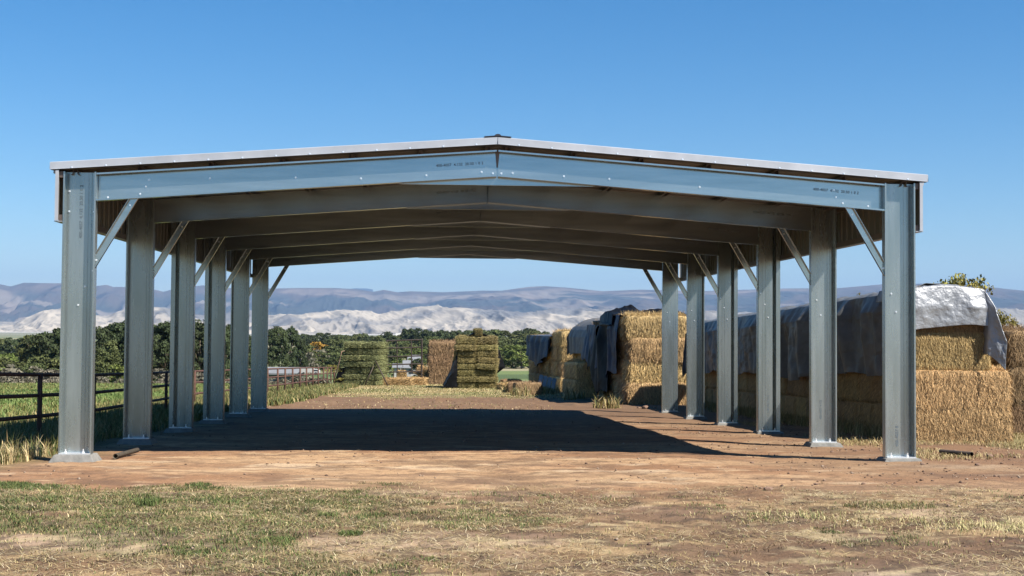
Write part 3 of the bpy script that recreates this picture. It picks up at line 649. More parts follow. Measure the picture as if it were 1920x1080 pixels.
p = onG(789, 713); o = link('straw_bale', LB[1], None, (p.x, p.y-.2, p.z+.25), .5, label='tipped golden bale leaning upright in front of the metal hay rack', cat='hay bale', group='loose golden bales between the stacks'); o.scale = (.6, .8, 1.6); o.rotation_euler.y = .5
# ================================================================== TARPS
def cloth(name, P, mt, thick=.008, **k):
    """P: (ny,nx,3) grid -> sheet with thickness"""
    ny, nx, _ = P.shape; me = npmesh(name, P.reshape(-1, 3), gridfaces(ny, nx), None, mt, None, True); o = link(name, me, None, **k)
    s = o.modifiers.new('thickness', 'SOLIDIFY'); s.thickness = thick; return o
def drape(name, x0, x1, y0, y1, top, oL, oR, oF, oB, mt, seed=1, n=130, fold=.05, ff=6, hem=.05, crown=.1, slope=0., **k):
    """sheet over a box; o* = overhang left/right/front/back (lengths)"""
    u = np.linspace(x0-oL, x1+oR, n); v = np.linspace(y0-oF, y1+oB, n); U, Vv = np.meshgrid(u, v)
    exL = np.maximum(x0-U, 0); exR = np.maximum(U-x1, 0); eyF = np.maximum(y0-Vv, 0); eyB = np.maximum(Vv-y1, 0)
    ex = exL+exR; ey = eyF+eyB; hmul = 1+hem*(fbm(U*.5+Vv*.5, U*0, 2, seed)-.5)*2.4
    drop = (np.maximum(ex, ey)+.45*np.minimum(ex, ey))*hmul
    cx = np.clip(U, x0, x1); cy = np.clip(Vv, y0, y1)
    s = np.clip(drop/.35, 0, 1); f1 = (fbm(cy*ff*.6+seed+ex*.5, ex*.5+cy*.1, 3, seed+2, .4)-.5)*1.6; f2 = (fbm(cx*ff*.6+seed+ey*.5, ey*.5, 3, seed+3, .4)-.5)*1.3; cr_ = fbm(U*3.2, Vv*3.2, 4, seed+9)-.5
    out = .045+fold*2*s
    corner = np.minimum(ex, ey)
    X_ = cx-np.sign(exL)*(out+f1*fold*3*s+.35*corner)+np.sign(exR)*(out+f1*fold*3*s+.35*corner)
    Y_ = cy-np.sign(eyF)*(out+f2*fold*3*s+.35*corner)+np.sign(eyB)*(out+f2*fold*3*s)
    t = np.clip((U-x0)/(x1-x0), 0, 1)
    Z_ = top+.03+crown*np.sin(np.pi*t)**.7*np.where(ey > 0, .6, 1)+slope*(cy-y0)+cr_*.10*(drop <= 0)+cr_*.03-drop
    # round the shoulder
    X_ += cr_*fold; Y_ += cr_*fold
    return cloth(name, np.stack([X_, Y_, Z_], -1), mt, **k)
zt = g(0, D0)-.03+4*TZ
DSL = -.0252
drape('tarp', DX0-.2, DX0+1.0, D0+.45, 24.8, zt-.0, 1.62, .5, .0, .3, M['t_grey'], 3, 300, .085, 3.4, .10, .12, -.0252, label='dark grey tarp hanging down the shaded side of the long straw row', cat='tarp')
drape('tarp', DX0-.30, DX0+1.02, D0+.10, D0+1.5, zt+.03, .22, 1.25, .66, 0, M['t_silver'], 8, 170, .04, 2.6, .16, .05, label='crinkled silver tarp draped over the near end of the long straw row', cat='tarp')
zC = g(0, CY)+4*.775
def side_sheet(name, x, ya, yb, za, zb, mt, seed, fold=.12, top_in=.6, slant=0, hemn=.25, n=90, **k):
    """sheet that starts on top of a stack and hangs down its left face"""
    v = np.linspace(0, 1, n); w = np.linspace(0, 1, n); V_, W_ = np.meshgrid(v, w); yy = ya+(yb-ya)*V_
    zb_ = zb+hemn*(fbm(V_*2.2, V_*0, 2, seed)-.5)*2+slant*V_; tt = .22; top = W_ < tt
    f = (fbm(V_*(yb-ya)*1.0+W_*.8, W_*.7, 3, seed, .35)-.5)*1.2; cr_ = fbm(V_*9, W_*9, 4, seed+4)-.5
    dn = np.clip((W_-tt)/(1-tt), 0, 1)
    X_ = np.where(top, x+top_in*(1-W_/tt), x-.12-fold*f*2*np.clip(dn*4, 0, 1)-.16*dn)+cr_*.05
    Z_ = np.where(top, za+.05+.12*(1-W_/tt)*(vn(V_*4, W_*3, seed)), za+.05-(za-zb_)*dn)+cr_*.04
    return cloth(name, np.stack([X_, yy+f*.1+(.5*(fbm(W_*2.5, W_*0+V_*.6, 3, seed+8)-.5)+.25*(V_-.5))*dn, Z_], -1), mt, **k)
side_sheet('tarp', 5.70, 27.2, 31.6, zC-.05, zC-2.2, M['t_navy'], 11, .3, 1.1, -.35, .7, label='navy blue tarp hanging in folds down the shaded side of the tall stack', cat='tarp')
side_sheet('tarp', 5.58, 29.4, 34.2, zC-.2, zC-2.8, M['t_black'], 12, .3, 1.1, .4, .6, label='black tarp hanging down the tall stack behind the navy one', cat='tarp')
side_sheet('tarp', 5.62, 32.4, 36.4, zC-.35, zC-2.1, M['t_navy'], 19, .25, .9, .3, .5, label='black tarp draped between the tall stack and the pale-tarped stack', cat='tarp')
# crumpled black plastic heaped on top
n = 90; u, v = np.meshgrid(np.linspace(0, 1, n), np.linspace(0, 1, n))
q = ridged(u*2.6+.3, v*2.2, 4, 77)
cloth('tarp', np.stack([5.35+3.0*u, 28.2+3.6*v, zC-.05+.50*np.sin(np.pi*u)**.5*np.sin(np.pi*v)**.6*(.15+q)+.05-.35*(u < .04)], -1), M['t_black'], label='crumpled black plastic tarp heaped on top of the tall stack', cat='tarp')
zB = g(0, 35)+4*.775
drape('tarp', 5.68, 7.9, 35.2, 44.4, zB-.30, 1.15, .5, .4, .3, M['t_lgrey'], 15, 130, .06, 1.6, .1, .55, label='pale grey tarp bulging over the middle stack of straw', cat='tarp')
zA = g(0, 52)+4*.775+.1
side_sheet('tarp', AX-.02, 50.5, 68.5, zA-.32, zA-1.75, M['t_blue'], 21, .25, 1.6, .0, .5, label='faded blue-grey tarp hanging over the side of the farthest right stack', cat='tarp')
# small clutter at the foot of that stack
p = onG(1002, 712)
n = 40; u, v = np.meshgrid(np.linspace(0, 1, n), np.linspace(0, 1, n)); q = ridged(u*3, v*3, 3, 5)
cloth('plastic_heap', np.stack([p.x-.8+1.5*u, 47+1.2*v, g(0, 47)+.0+(.95+.5*q)*np.sin(np.pi*u)**.5*np.sin(np.pi*v)**.5], -1), M['t_black'], label='crumpled black and white plastic heap beside the blue-tarped stack', cat='tarp')
mb = MB(); p = atY(1024, 720, 44)
for k in range(4): mb.box(-.42+.22*k, -.42+.22*k+.18, -.01, .01, 0, .62)
mb.box(-.44, .44, .01, .04, .08, .16); mb.box(-.44, .44, .01, .04, .46, .54)
o = mb.build('pallet', M['grey_wall'], None); o.location = (p.x, 44, g(0, 44)+.28); o.rotation_euler = (R(-35), .25, 0); tag(o, 'pale grey slatted pallet leaning at the foot of the blue-tarped stack', 'pallet')
# black tent tarp over the olive stack
cx = (oL.x+oR.x)/2; px_m = lambda px, py, Y: atY(px, py, Y)
n = 50
def sheet(name, rowsP, mt, seed, amp=.05, n=50, **k):
    """rowsP: list of polylines (front..back), interpolated"""
    A = np.array([[tuple(q) for q in r] for r in rowsP], float); nr, nc, _ = A.shape
    ti = np.linspace(0, nr-1, n); tj = np.linspace(0, nc-1, n); out = np.zeros((n, n, 3))
    for c in range(3):
        tmp = np.stack([np.interp(tj, range(nc), A[i, :, c]) for i in range(nr)]); out[:, :, c] = np.stack([np.interp(ti, range(nr), tmp[:, j]) for j in range(n)], 1)
    I, J = np.meshgrid(ti, tj, indexing='ij'); f = fbm(I*2.1, J*3, 4, seed)-.5
    out[:, :, 0] += f*amp; out[:, :, 2] += f*amp; return cloth(name, out, mt, **k)
fr = [px_m(a, b, YO-.05) for a, b in ((831, 727), (846, 700), (856, 665), (862, 645), (869, 633), (897, 621), (920, 633), (933, 646), (942, 668), (950, 690), (936, 700))]
inn = [px_m(a, b, YO-.06) for a, b in ((858, 728), (857, 700), (858, 665), (861, 645), (869, 634), (897, 634), (920, 634), (930, 648), (931, 668), (931, 690), (931, 702))]
for k in range(11): fr[k].y = YO+(-.45 if k < 2 else .1 if k < 4 else 1.0 if k < 7 else 1.2)
for k in (7, 8, 9, 10): inn[k].y = YO+1.0
for k in (4, 5, 6): inn[k] = Vector((fr[k].x, YO+.3, fr[k].z+.0))
mid_ = [Vector((q.x, YO+2.6, q.z)) for q in fr]; bkk = [Vector((q.x, YO+4.5, min(q.z, ztopO+.05))) for q in fr]; cl = [Vector((q.x, YO+4.6, min(q.z, ztopO-.1))) for q in fr]
sheet('tarp', [inn, fr, mid_, bkk, cl], M['t_black'], 33, .10, 90, label='black tarp tented over the olive hay stack and flaring to the ground on its left', cat='tarp')
# dark tarp lump left of the green stack
f1 = [px_m(a, b, YG+.3) for a, b in ((627, 722), (629, 708), (634, 695), (640, 690), (648, 690))]; b1 = [Vector((q.x+.3, YG+2.5, q.z)) for q in f1]
lo = [Vector((q.x, YG+.25, g(0, YG)-.05)) for q in f1]
sheet('tarp', [lo, f1, b1], M['t_black'], 35, .1, 30, label='small black tarp lump against the left side of the green stack', cat='tarp')
def pole(pts, r, m, lab, cat='pole', name='leaning_pole', **k):
    mb = MB(); mb.tube(pts, r, 8); return tag(mb.build(name, m, None, True), lab, cat, **k)
pole([px_m(626, 714, YG-.5), px_m(637, 675, YG-.45), px_m(641, 659, YG-.3), px_m(646, 658, YG)], .03, M['stone'], 'thin tan pole leaning against the left edge of the green stack')
pole([px_m(684, 723, YG-.7), px_m(703, 681, YG-.25)], .035, M['dark_iron'], 'dark prop pole leaning right across the front of the green stack')
pole([px_m(704, 676, YG-.35), px_m(728, 725, YG-.9)], .035, M['dark_iron'], 'dark prop pole leaning down to the straw right of the green stack')
# ================================================================== HAY RACK, FENCE
rk = empty('hay_rack', (0, 0, 0), label='tall dark iron grid rack standing behind the loose golden bales', cat='rack')
YR = 66.; P = lambda a, b: px_m(a, b, YR)
for x in (725, 791): mb = MB(); q = P(x, 637); mb.tube([(q.x, YR, g(0, YR)-.1), tuple(q)], .06, 8); mb.build('post', M['dark_iron'], rk)
for x in (744, 771): mb = MB(); mb.tube([P(x, 637), P(x+1, 700)], .045 if x > 760 else .035, 8); mb.build('upright', M['dark_iron'], rk)
for y in (638, 652, 668, 683, 697): mb = MB(); mb.tube([P(724, y+1), P(793, y-1)], .045, 8); mb.build('rail', M['dark_iron'], rk)
fence = empty('pipe_fence', (FW[0].x, FW[0].y, g(0, 2.6)), label='rusty welded pipe fence with four rails running along the green field', cat='fence')
bpy.context.view_layer.update()
inv = fence.matrix_world.inverted()
def fz(y, k): 
    top = np.interp(y, [p.y for p in FW], [p.z for p in FW]); return top-.355*k
def fxx(y): return np.interp(y, [-4]+[p.y for p in FW], [FW[0].x-(FW[1].x-FW[0].x)*3.3]+[p.x for p in FW])
fy = list(np.arange(-4, 64.1, 2))
def fl(p): return inv @ Vector(p)
for k in range(4):
    mb = MB(); yy = [-4, 2.6, 4.6, 8.3, 16, 24, 30, 36, 41, 46, 55, 64]
    if k == 3: yy = [-4, 1.5, 2.6, 4.4]
    mb.tube([fl((fxx(y), y, fz(max(y, 2.6), k)+.003*math.sin(y*3))) for y in yy], .034, 10); mb.build('rail', M['rust'], fence, True)
py_ = []
for px in (75, 176, 255, 312, 365, 420, 462, 502, 521, 535, 549, 563, 575, 587, 597, 607, 614, 621, 627):
    lo_, hi_ = 0., 66.
    for it in range(50):
        mid = (lo_+hi_)/2; d = Vector((fxx(mid), mid, 0))-Vector(CAM); d.z = 0
        sx_ = 960+FPX*(d.dot(crr))/(d.dot(cf))
        if sx_ < px: lo_ = mid
        else: hi_ = mid
    py_.append(lo_)
for y in [1.2, -1.2]+py_:
    mb = MB(); x = fxx(y); mb.tube([fl((x+.02, y, g(x, y)-.2)), fl((x+.02, y, fz(max(y, 2.6), 0)+.01))], .042, 10); mb.build('post', M['rust'], fence, True)
# short pipes, stones
def pipe_piece(px0, py0, px1, py1, r, m, lab):
    a, b = onG(px0, py0), onG(px1, py1); a.z = g(a.x, a.y)+r+.005; b.z = g(b.x, b.y)+r+.02
    d = (b-a).normalized(); mb = MB(); n = 14
    for rr, sgn in ((r, 1), (r*.82, -1)): mb.tube([a, b], rr, n, cap=False)
    mb.f += [(i, (i+1) % n, 2*n+(i+1) % n, 2*n+i) for i in range(n)]+[(n+i, n+(i+1) % n, 3*n+(i+1) % n, 3*n+i) for i in range(n)]
    tag(mb.build('pipe', m, None, True, fix=False), lab, 'pipe')
pipe_piece(216, 861, 257, 851, .036, M['bark'], 'short rusty pipe offcut lying on the dirt by the front left footing')
pipe_piece(1764, 851, 1822, 858, .034, M['dark_iron'], 'dark iron pipe lying in the dirt in front of the straw row')
stones = []
for k in range(5):
    bm = bmesh.new(); bmesh.ops.create_icosphere(bm, subdivisions=2, radius=1); rr = random.Random(k)
    for v in bm.verts:
        q = v.co; s = 1+.5*(float(vn(np.array([q.x*1.4+k*3+q.z]), np.array([q.y*1.4+q.z*.7]), k)[0])-.5); v.co = Vector((q.x*s, q.y*s*.8, q.z*s*.55))
    me = bpy.data.meshes.new('stone'); bm.to_mesh(me); bm.free(); me.materials.append(M['stone']); stones.append(me)
SP = [(1440, 921, .055), (1437, 918, .02), (1855, 857, .07), (1832, 875, .04), (1790, 846, .035), (1618, 843, .035), (1625, 827, .03), (1605, 846, .03), (1560, 848, .03), (1577, 836, .035), (1866, 895, .03), (1690, 935, .0), (1210, 767, .13), (1197, 766, .06), (1228, 766, .05), (1530, 908, .03), (1619, 907, .03), (700, 762, .05), (715, 868, .02), (1410, 866, .03), (1730, 873, .03), (1748, 890, .025), (1055, 858, .02), (1810, 935, .02), (1905, 858, .04), (1840, 842, .03)]
for k, (px, py, r) in enumerate(SP):
    if r == 0: continue
    p = onG(px, py); o = link('stone', stones[k % 5], None, (p.x, p.y, float(gh(p.x, p.y))+r*.25), rng.uniform(0, 6)); o.scale = (r, r, r)
    if k == 0: tag(o, 'reddish stone sitting alone on the dirt in the right foreground', 'stone')
    elif k == 12: tag(o, 'pale stone at the foot of the tall straw stack near the back right column', 'stone')
    elif k == 2: tag(o, 'angular stone right of the dark pipe below the straw row', 'stone')
    else: tag(o, 'small reddish stone scattered on the bare dirt', 'stone', 'small stones scattered on the dirt')
# ================================================================== TREES
def crown_mesh(name, h, rad, mt, ncl, nl, leaf, seed, base=.12, shape='round', squash=1.):
    r = np.random.default_rng(seed); C_ = []
    for i in range(ncl):
        t = r.uniform(0, 1)**.85; z = base*h+(1-base)*h*t
        if shape == 'round': rr = rad*math.sqrt(max(.02, 1-((t-.42)/.62)**2))
        elif shape == 'tall': rr = rad*(math.sin(math.pi*min(1, t*.82+.14))**.55)
        else: rr = rad*(1-t*.85)
        a = r.uniform(0, 2*math.pi); q = rr*math.sqrt(r.uniform(.12, 1))*.86
        C_.append((q*math.cos(a), q*math.sin(a), z*.95, r.uniform(.55, 1.25)))
    C_ = np.array(C_); k = r.integers(0, ncl, nl); d = r.normal(0, 1, (nl, 3)); d /= np.linalg.norm(d, axis=1, keepdims=True); d[:, 2] = np.abs(d[:, 2])*.9-.15
    cr_ = rad*.30*C_[k, 3][:, None]; P = C_[k, :3]+d*cr_*r.uniform(.55, 1.08, (nl, 1))*np.array([1, 1, 1.15 if shape == 'tall' else .85]); P[:, 2] = np.clip(P[:, 2], base*h*.6, h*1.02)
    nn = d+r.normal(0, .55, (nl, 3)); nn /= np.linalg.norm(nn, axis=1, keepdims=True)
    a = np.cross(nn, r.normal(0, 1, (nl, 3))); a /= np.linalg.norm(a, axis=1, keepdims=True); b = np.cross(nn, a); s = leaf*r.uniform(.5, 1.2, (nl, 1))
    V = np.stack([P-a*s*.5, P-b*s*.34, P+a*s*.5, P+b*s*.34], 1).reshape(-1, 3); i = np.arange(nl)*4
    return npmesh(name, V, np.stack([i, i+1, i+2, i+3], 1), None, mt), C_
def trunk_mesh(name, h, rad, C_, seed, r0=None):
    mb = MB(); r = random.Random(seed); r0 = r0 or h*.028; top = Vector((r.uniform(-.1, .1)*rad, r.uniform(-.1, .1)*rad, h*.75))
    mb.tube([(0, 0, -1.5), (r.uniform(-.05, .05)*rad, 0, h*.25), tuple(top*.75), tuple(top)], r0, 7, r1=r0*.25)
    for i in range(min(9, len(C_))):
        c = Vector(C_[i*len(C_)//9][:3]); s = Vector((0, 0, min(c.z*.6, h*.6))); mb.tube([s, (s+c)/2+Vector((0, 0, -.04*h)), c], r0*.4, 5, r1=r0*.1)
    o = mb.build(name, M['bark'], None, True); me = o.data; bpy.data.objects.remove(o); return me
TV = {}
def variants(kind, n, h, rad, mt, ncl, nl, leaf, shape, base):
    TV[kind] = []
    for k in range(n):
        cm, cc_ = crown_mesh('crown', h, rad*(1, .85, 1.1, .95)[k % 4], M[mt], ncl, nl, leaf, hash(kind) % 1000 if False else sum(map(ord, kind))*7+k, base, shape)
        TV[kind].append((cm, trunk_mesh('trunk', h, rad, cc_, k), h))
variants('cottonwood', 4, 12, 4.2, 'leaf_dark', 60, 9000, .50, 'tall', .07)
variants('round', 4, 8, 4.0, 'leaf_mid', 40, 3600, .55, 'round', .06)
variants('lime', 3, 8, 3.6, 'leaf_lime', 34, 3200, .5, 'round', .06)
variants('dark', 4, 10, 4.2, 'leaf_dark', 44, 3600, .62, 'round', .05)
variants('gold', 2, 6, 3, 'leaf_gold', 26, 2200, .45, 'round', .08)
variants('conifer', 2, 9, 3.0, 'leaf_mid', 50, 5000, .34, 'cone', .03)
variants('grey', 3, 3.5, 2.6, 'leaf_grey', 22, 1600, .34, 'round', .02)
variants('yellow', 3, 3.4, 1.6, 'leaf_yellow', 16, 1500, .13, 'round', .1)
cnt = 0
def tree(kind, px, ptop, d, name, label, group=None, wide=1., zb=None, cat='tree'):
    """ptop = pixel row of the tip at distance d from the camera"""
    global cnt; cnt += 1
    Yd = CAM[1]+d; p = atY(px, ptop, Yd); zb = g(p.x, Yd)-.2 if zb is None else zb
    h = (p.z-zb)*1.0; cm, tm, h0 = TV[kind][cnt % len(TV[kind])]; s = h/h0
    o = empty(name, (p.x, p.y, zb), random.uniform(0, 6.28)); o.scale = (s*wide, s*wide, s)
    link('crown', cm, o); link('trunk', tm, o); return tag(o, label, cat, group)
# tall dark cottonwoods, left
CT = [(120, 624, 190), (150, 632, 185), (188, 606, 190), (212, 608, 195), (229, 604, 192), (258, 615, 190), (291, 603, 200), (309, 606, 196), (337, 600, 200), (364, 603, 205), (377, 604, 202), (405, 606, 205), (426, 610, 215), (437, 612, 220), (455, 618, 225)]
for k, (px, pt, d) in enumerate(CT): tree('cottonwood', px, pt, d, 'cottonwood_tree', 'tall dark cottonwood in the row behind the green field left of the shed', 'tall dark cottonwoods behind the green field', .8)
for px, pt, d, w, lab in [(524, 614, 300, .75, 'tall dark cottonwood left half of the big clump right of the last left column'), (545, 613, 306, .7, 'tall dark cottonwood in the middle of the big clump right of the last left column'), (507, 620, 300, .7, 'dark cottonwood directly beside the last left column'), (563, 630, 310, .6, 'shorter dark cottonwood at the right end of the big clump')]:
    tree('cottonwood', px, pt, d, 'cottonwood_tree', lab, None, w)
tree('conifer', 208, 636, 165, 'juniper_tree', 'pointed green conifer in front of the dark cottonwoods between the first two left columns', None, .9)
tree('conifer', 190, 650, 160, 'juniper_tree', 'small olive conifer just right of the front left column', None, 1.)
tree('lime', 222, 682, 150, 'bush', 'rounded lime green bush in front of the dark cottonwoods', None, 1.3, cat='bush')
tree('dark', 100, 616, 210, 'leafy_tree', 'tall dark broad tree just left of the front left column', None, .9)
tree('dark', 84, 624, 215, 'leafy_tree', 'dark broad tree second left of the front left column', None, .9)
tree('round', 66, 628, 220, 'leafy_tree', 'yellowish-green tree left of the two dark ones', None, .9)
tree('grey', 88, 668, 150, 'grey_shrub', 'leafless grey shrub above the rusty top rail at far left', None, 1.2, cat='shrub')
for px, pt, d, k in [(20, 664, 230, 'lime'), (2, 662, 235, 'lime'), (38, 668, 240, 'lime'), (-30, 655, 240, 'round'), (55, 655, 260, 'dark'), (10, 672, 190, 'round'), (30, 678, 185, 'round'), (78, 668, 190, 'round'), (98, 672, 185, 'round'), (60, 683, 175, 'round'), (110, 690, 170, 'round')]:
    tree(k, px, pt, d, 'leafy_tree', 'bushy green tree in the loose grove beyond the fence at far left', 'bushy trees at far left', 1.1)
for k in range(16):
    tree(random.choice(['dark', 'dark', 'round']), -60+k*11+jit(3), 634+jit(5)+(4 if k < 5 else 0), 520+jit(60), 'leafy_tree', 'distant dark tree on the skyline at far left', 'distant trees at far left', 1.)
for px, pt, d, k, lab in [(594, 642, 420, 'gold', 'bright orange-yellow autumn tree right of the big cottonwood clump'), (606, 645, 425, 'gold', 'yellow and green autumn tree beside the orange one'), (583, 640, 400, 'grey', None), (575, 646, 380, 'round', None), (572, 660, 350, 'grey', None), (585, 662, 360, 'round', None), (588, 661, 400, 'gold', 'small orange bush under the autumn trees')]:
    tree(k, px, pt, d, 'autumn_tree' if k == 'gold' else 'leafy_tree', lab or 'dull green tree between the big cottonwood clump and the autumn trees', None if lab else 'dull trees beside the autumn trees', 1., cat='tree')
for px, pt, d in [(630, 636, 430), (645, 638, 440), (620, 648, 400), (637, 655, 380), (600, 660, 385), (628, 662, 375)]: tree('round', px, pt, d, 'leafy_tree', 'olive green tree just left of the green hay stack', 'olive trees left of the green stack', 1.2)
for k in range(30):
    px = 560+k*8.5+jit(3); tree(random.choice(['dark', 'dark', 'round']), px, 629+jit(4)+(6 if 745 < px < 775 else 0), 760+jit(130), 'leafy_tree', 'far-off tree in the dark belt between the cottonwood clump and the iron rack', 'far-off trees in the left tree belt', 1.1)
for px, pt, d, k in [(700, 630, 560, 'dark'), (727, 623, 600, 'dark'), (735, 628, 590, 'dark'), (712, 632, 560, 'round'), (752, 640, 450, 'round'), (768, 645, 430, 'round'), (783, 648, 420, 'lime'), (740, 650, 400, 'round'), (757, 664, 330, 'lime'), (798, 640, 460, 'round'), (728, 655, 390, 'dark'), (786, 672, 300, 'dark'), (738, 676, 310, 'lime'), (812, 632, 520, 'round')]:
    tree(k, px, pt, d, 'leafy_tree', 'bushy green tree seen through the iron hay rack', 'trees seen through the iron rack', 1.1)
for k in range(13): tree('dark', 765+k*8+jit(2), 618+jit(2.5)+k*.3, 640+jit(50), 'poplar_tree', 'dense dark poplar in the tall line above the reddish-brown stack', 'dark poplars above the reddish-brown stack', .8)
for k in range(14): tree(random.choice(['dark', 'round', 'round']), 845+k*13+jit(4), 623+jit(4), 700+jit(120), 'leafy_tree', 'far-off dark tree on the skyline right of the centre stack', 'far-off trees right of the centre stack', 1.1)
for px, pt, d, k in [(940, 634, 520, 'round'), (956, 634, 530, 'round'), (972, 636, 520, 'round'), (987, 634, 500, 'dark'), (945, 646, 430, 'lime'), (962, 648, 420, 'lime'), (978, 648, 415, 'lime'), (992, 648, 425, 'round'), (935, 640, 450, 'round'), (1003, 640, 470, 'round'), (1020, 640, 480, 'round'), (931, 622, 650, 'dark'), (985, 617, 660, 'dark'), (992, 617, 650, 'dark')]:
    tree(k, px, pt, d, 'leafy_tree', 'leafy green tree in the grove between the centre stack and the blue-tarped stack', 'grove right of the centre stack', 1.25)
for k in range(40): 
    px = 1010+k*38+jit(12); tree(random.choice(['dark', 'round']), px, 628+jit(4), 800+jit(200), 'leafy_tree', 'distant tree hidden mostly behind the straw stacks on the right', 'distant trees behind the straw stacks', 1.2) if px < 1080 or px > 1860 else None
for px, pt, d, w, lab in [(1803, 512, 45, .7, 'yellow-green sapling top rising above the silver tarp'), (1775, 520, 45.5, .6, 'smaller yellow-green sapling top beside the one above the silver tarp'), (1736, 524, 44, .4, 'thin green twig top just right of the front right column'), (1620, 547, 46, .3, 'leafy twig tip showing above the grey tarp between the first two right columns'), (1887, 586, 36, .5, 'thin green bush between the silver tarp and the right edge stack'), (1332, 580, 60, .4, 'dry pale twig above the grey tarp between the fourth and fifth right columns')]:
    tree('yellow', px, pt, d, 'sapling', lab, None, w, cat='small tree')
# sage bushes along the field edge and behind the fence
for k in range(26):
    px = (4, 20, 32, 62, 80, 95, 102, 190, 206, 250, 288, 300, 366, 372, 425, 470, 500, 512, 520, 556, 566, 575, 585, 598, 612, 620)[k]
    y = 68+jit(2) if px < 440 else 62+jit(6); p = atY(px, 720, y); zb = g(p.x, y)-.2; r_ = random.uniform(.35, .6)
    o = empty('sage_shrub', (p.x-.3*(px > 440), y, zb), jit(3)); cm, tm, h0 = TV['grey'][k % 3]; o.scale = (r_*.9, r_*.9, r_*(.75 if px < 440 else .5)); link('crown', cm, o); link('trunk', tm, o)
    tag(o, 'low grey-green sage shrub at the far edge of the grass beyond the fence', 'shrub', 'sage shrubs along the field edge')
p = onG(629, 700); o = empty('yellow_bush', (px_m(626, 700, 63).x, 63, g(0, 63)-.1)); cm, tm, h0 = TV['yellow'][0]; o.scale = (.5, .5, .42); link('crown', cm, o); link('trunk', tm, o); tag(o, 'yellow-green flowering bush at the end of the pipe fence', 'bush')
# russet weeds in front of the brown stack
# ================================================================== HOUSES AND FARM CLUTTER
def house(px0, px1, peave, ptop, d, wallm, roofm, label, gable_left=True, depth=7, wallh=2.6, name='house', rz=0):
    Yd = CAM[1]+d; a, b = atY(px0, peave, Yd), atY(px1, peave, Yd); top = atY(px0, ptop, Yd).z; ze = a.z; L = (b-a).x
    hs = empty(name, (a.x, Yd, ze), rz, label=label, cat='house' if name == 'house' else name.replace('_', ' ')); h = top-ze
    mb = MB(); mb.box(.15, L-.15, .15, depth-.15, -wallh-3, 0)
    mb.add([(.15, .15, 0), (.15, depth-.15, 0), (.15, depth/2, h*.96)], [(0, 1, 2)]); mb.add([(L-.15, .15, 0), (L-.15, depth-.15, 0), (L-.15, depth/2, h*.96)], [(0, 1, 2)])
    mb.build('wall', wallm, hs)
    mb = MB(); e = .35
    for s in (0, 1):
        y0, y1 = (-e, depth/2) if s == 0 else (depth+e, depth/2); z0 = -e*h/(depth/2)
        mb.add([(-e, y0, z0), (L+e, y0, z0), (L+e, y1, h), (-e, y1, h), (-e, y0, z0-.12), (L+e, y0, z0-.12), (L+e, y1, h-.12), (-e, y1, h-.12)], [(0, 1, 2, 3), (7, 6, 5, 4), (0, 3, 7, 4), (1, 5, 6, 2), (0, 4, 5, 1)])
    mb.build('roof', roofm, hs)
    for k in range(max(1, int(L/4))):
        mb = MB(); x = 1.2+k*4; mb.box(x, x+1.1, .10, .16, -1.7, -.6); mb.build('window', M['glass'], hs)
    return hs
house(181, 312, 719, 704, 215, M['grey_wall'], M['roof_brown'], 'brown-roofed house with grey gable end beyond the green field', depth=9, rz=-.12)
house(400, 480, 719, 706, 225, M['white'], M['roof_brown'], 'brown-roofed house partly hidden behind the left columns', depth=8)
house(-40, 46, 718, 712, 225, M['white'], M['white'], 'long low white-roofed building at the left edge of the field', depth=6)
house(42, 62, 687, 681, 330, M['white'], M['white'], 'small pale shed among the trees at far left', depth=5)
house(14, 31, 652, 648.5, 560, M['white'], M['white'], 'white roof showing between the trees at far left', depth=8)
house(598, 622, 664, 656, 430, M['grey_wall'], M['roof_grey'], 'grey-roofed house among trees left of the green stack', depth=8)
house(738, 752, 688, 682, 300, M['white'], M['roof_grey'], 'small white shed seen through the lower left of the iron rack', depth=5)
house(757, 772, 688, 676, 310, M['white'], M['roof_grey'], 'white house seen through the middle of the iron rack', depth=6)
house(766, 789, 681, 666, 330, M['white'], M['roof_grey'], 'white house with pale grey roof seen through the right of the iron rack', depth=8)
house(742, 760, 629, 625, 1500, M['white'], M['white'], 'distant white farm building below the pale hills', depth=14)
house(866, 872, 626, 623, 1500, M['white'], M['roof_grey'], 'tiny distant white building above the centre stack', depth=14)
house(976, 983, 667, 664, 430, M['white'], M['white'], 'small white shed at the edge of the far field', depth=4)
house(484, 566, 697, 689, 96, M['grey_wall'], M['roof_grey'], 'long low grey farm shed behind the pipe fence', depth=3, name='farm_shed')
# white box truck beyond the fence
tk = empty('box_truck', (0, 0, 0), label='white box truck parked behind the far end of the pipe fence', cat='truck')
d = 95; Yt = CAM[1]+d; a = atY(564, 699, Yt); b = atY(572, 690.5, Yt); s = 1
mb = MB(); mb.box(a.x, a.x+.85, Yt, Yt+1.6, a.z-.05, b.z+.02); mb.build('cargo_box', M['white'], tk, bevel=.02)
mb = MB(); mb.ext([(0, 0), (.42, 0), (.42, .17), (.28, .30), (0, .30)], (a.x+.87, Yt+.1, a.z-.05), X0, Z0, Y0, 1.3); mb.build('cab', M['white'], tk, bevel=.02)
mb = MB(); mb.ext([(.30, .18), (.405, .17), (.29, .285), (.05, .285), (.05, .18)], (a.x+.87, Yt+.09, a.z-.05), X0, Z0, Y0, .006); mb.build('window', M['glass'], tk)
for wx in (.2, 1.08):
    mb = MB(); mb.tube([(a.x+wx, Yt-.01, a.z-.06), (a.x+wx, Yt+.2, a.z-.06)], .11, 14); mb.build('wheel', M['black'], tk)
mb = MB(); mb.box(a.x-.02, a.x+1.3, Yt+.1, Yt+1.5, a.z-.12, a.z-.05); mb.build('chassis', M['dark_iron'], tk)
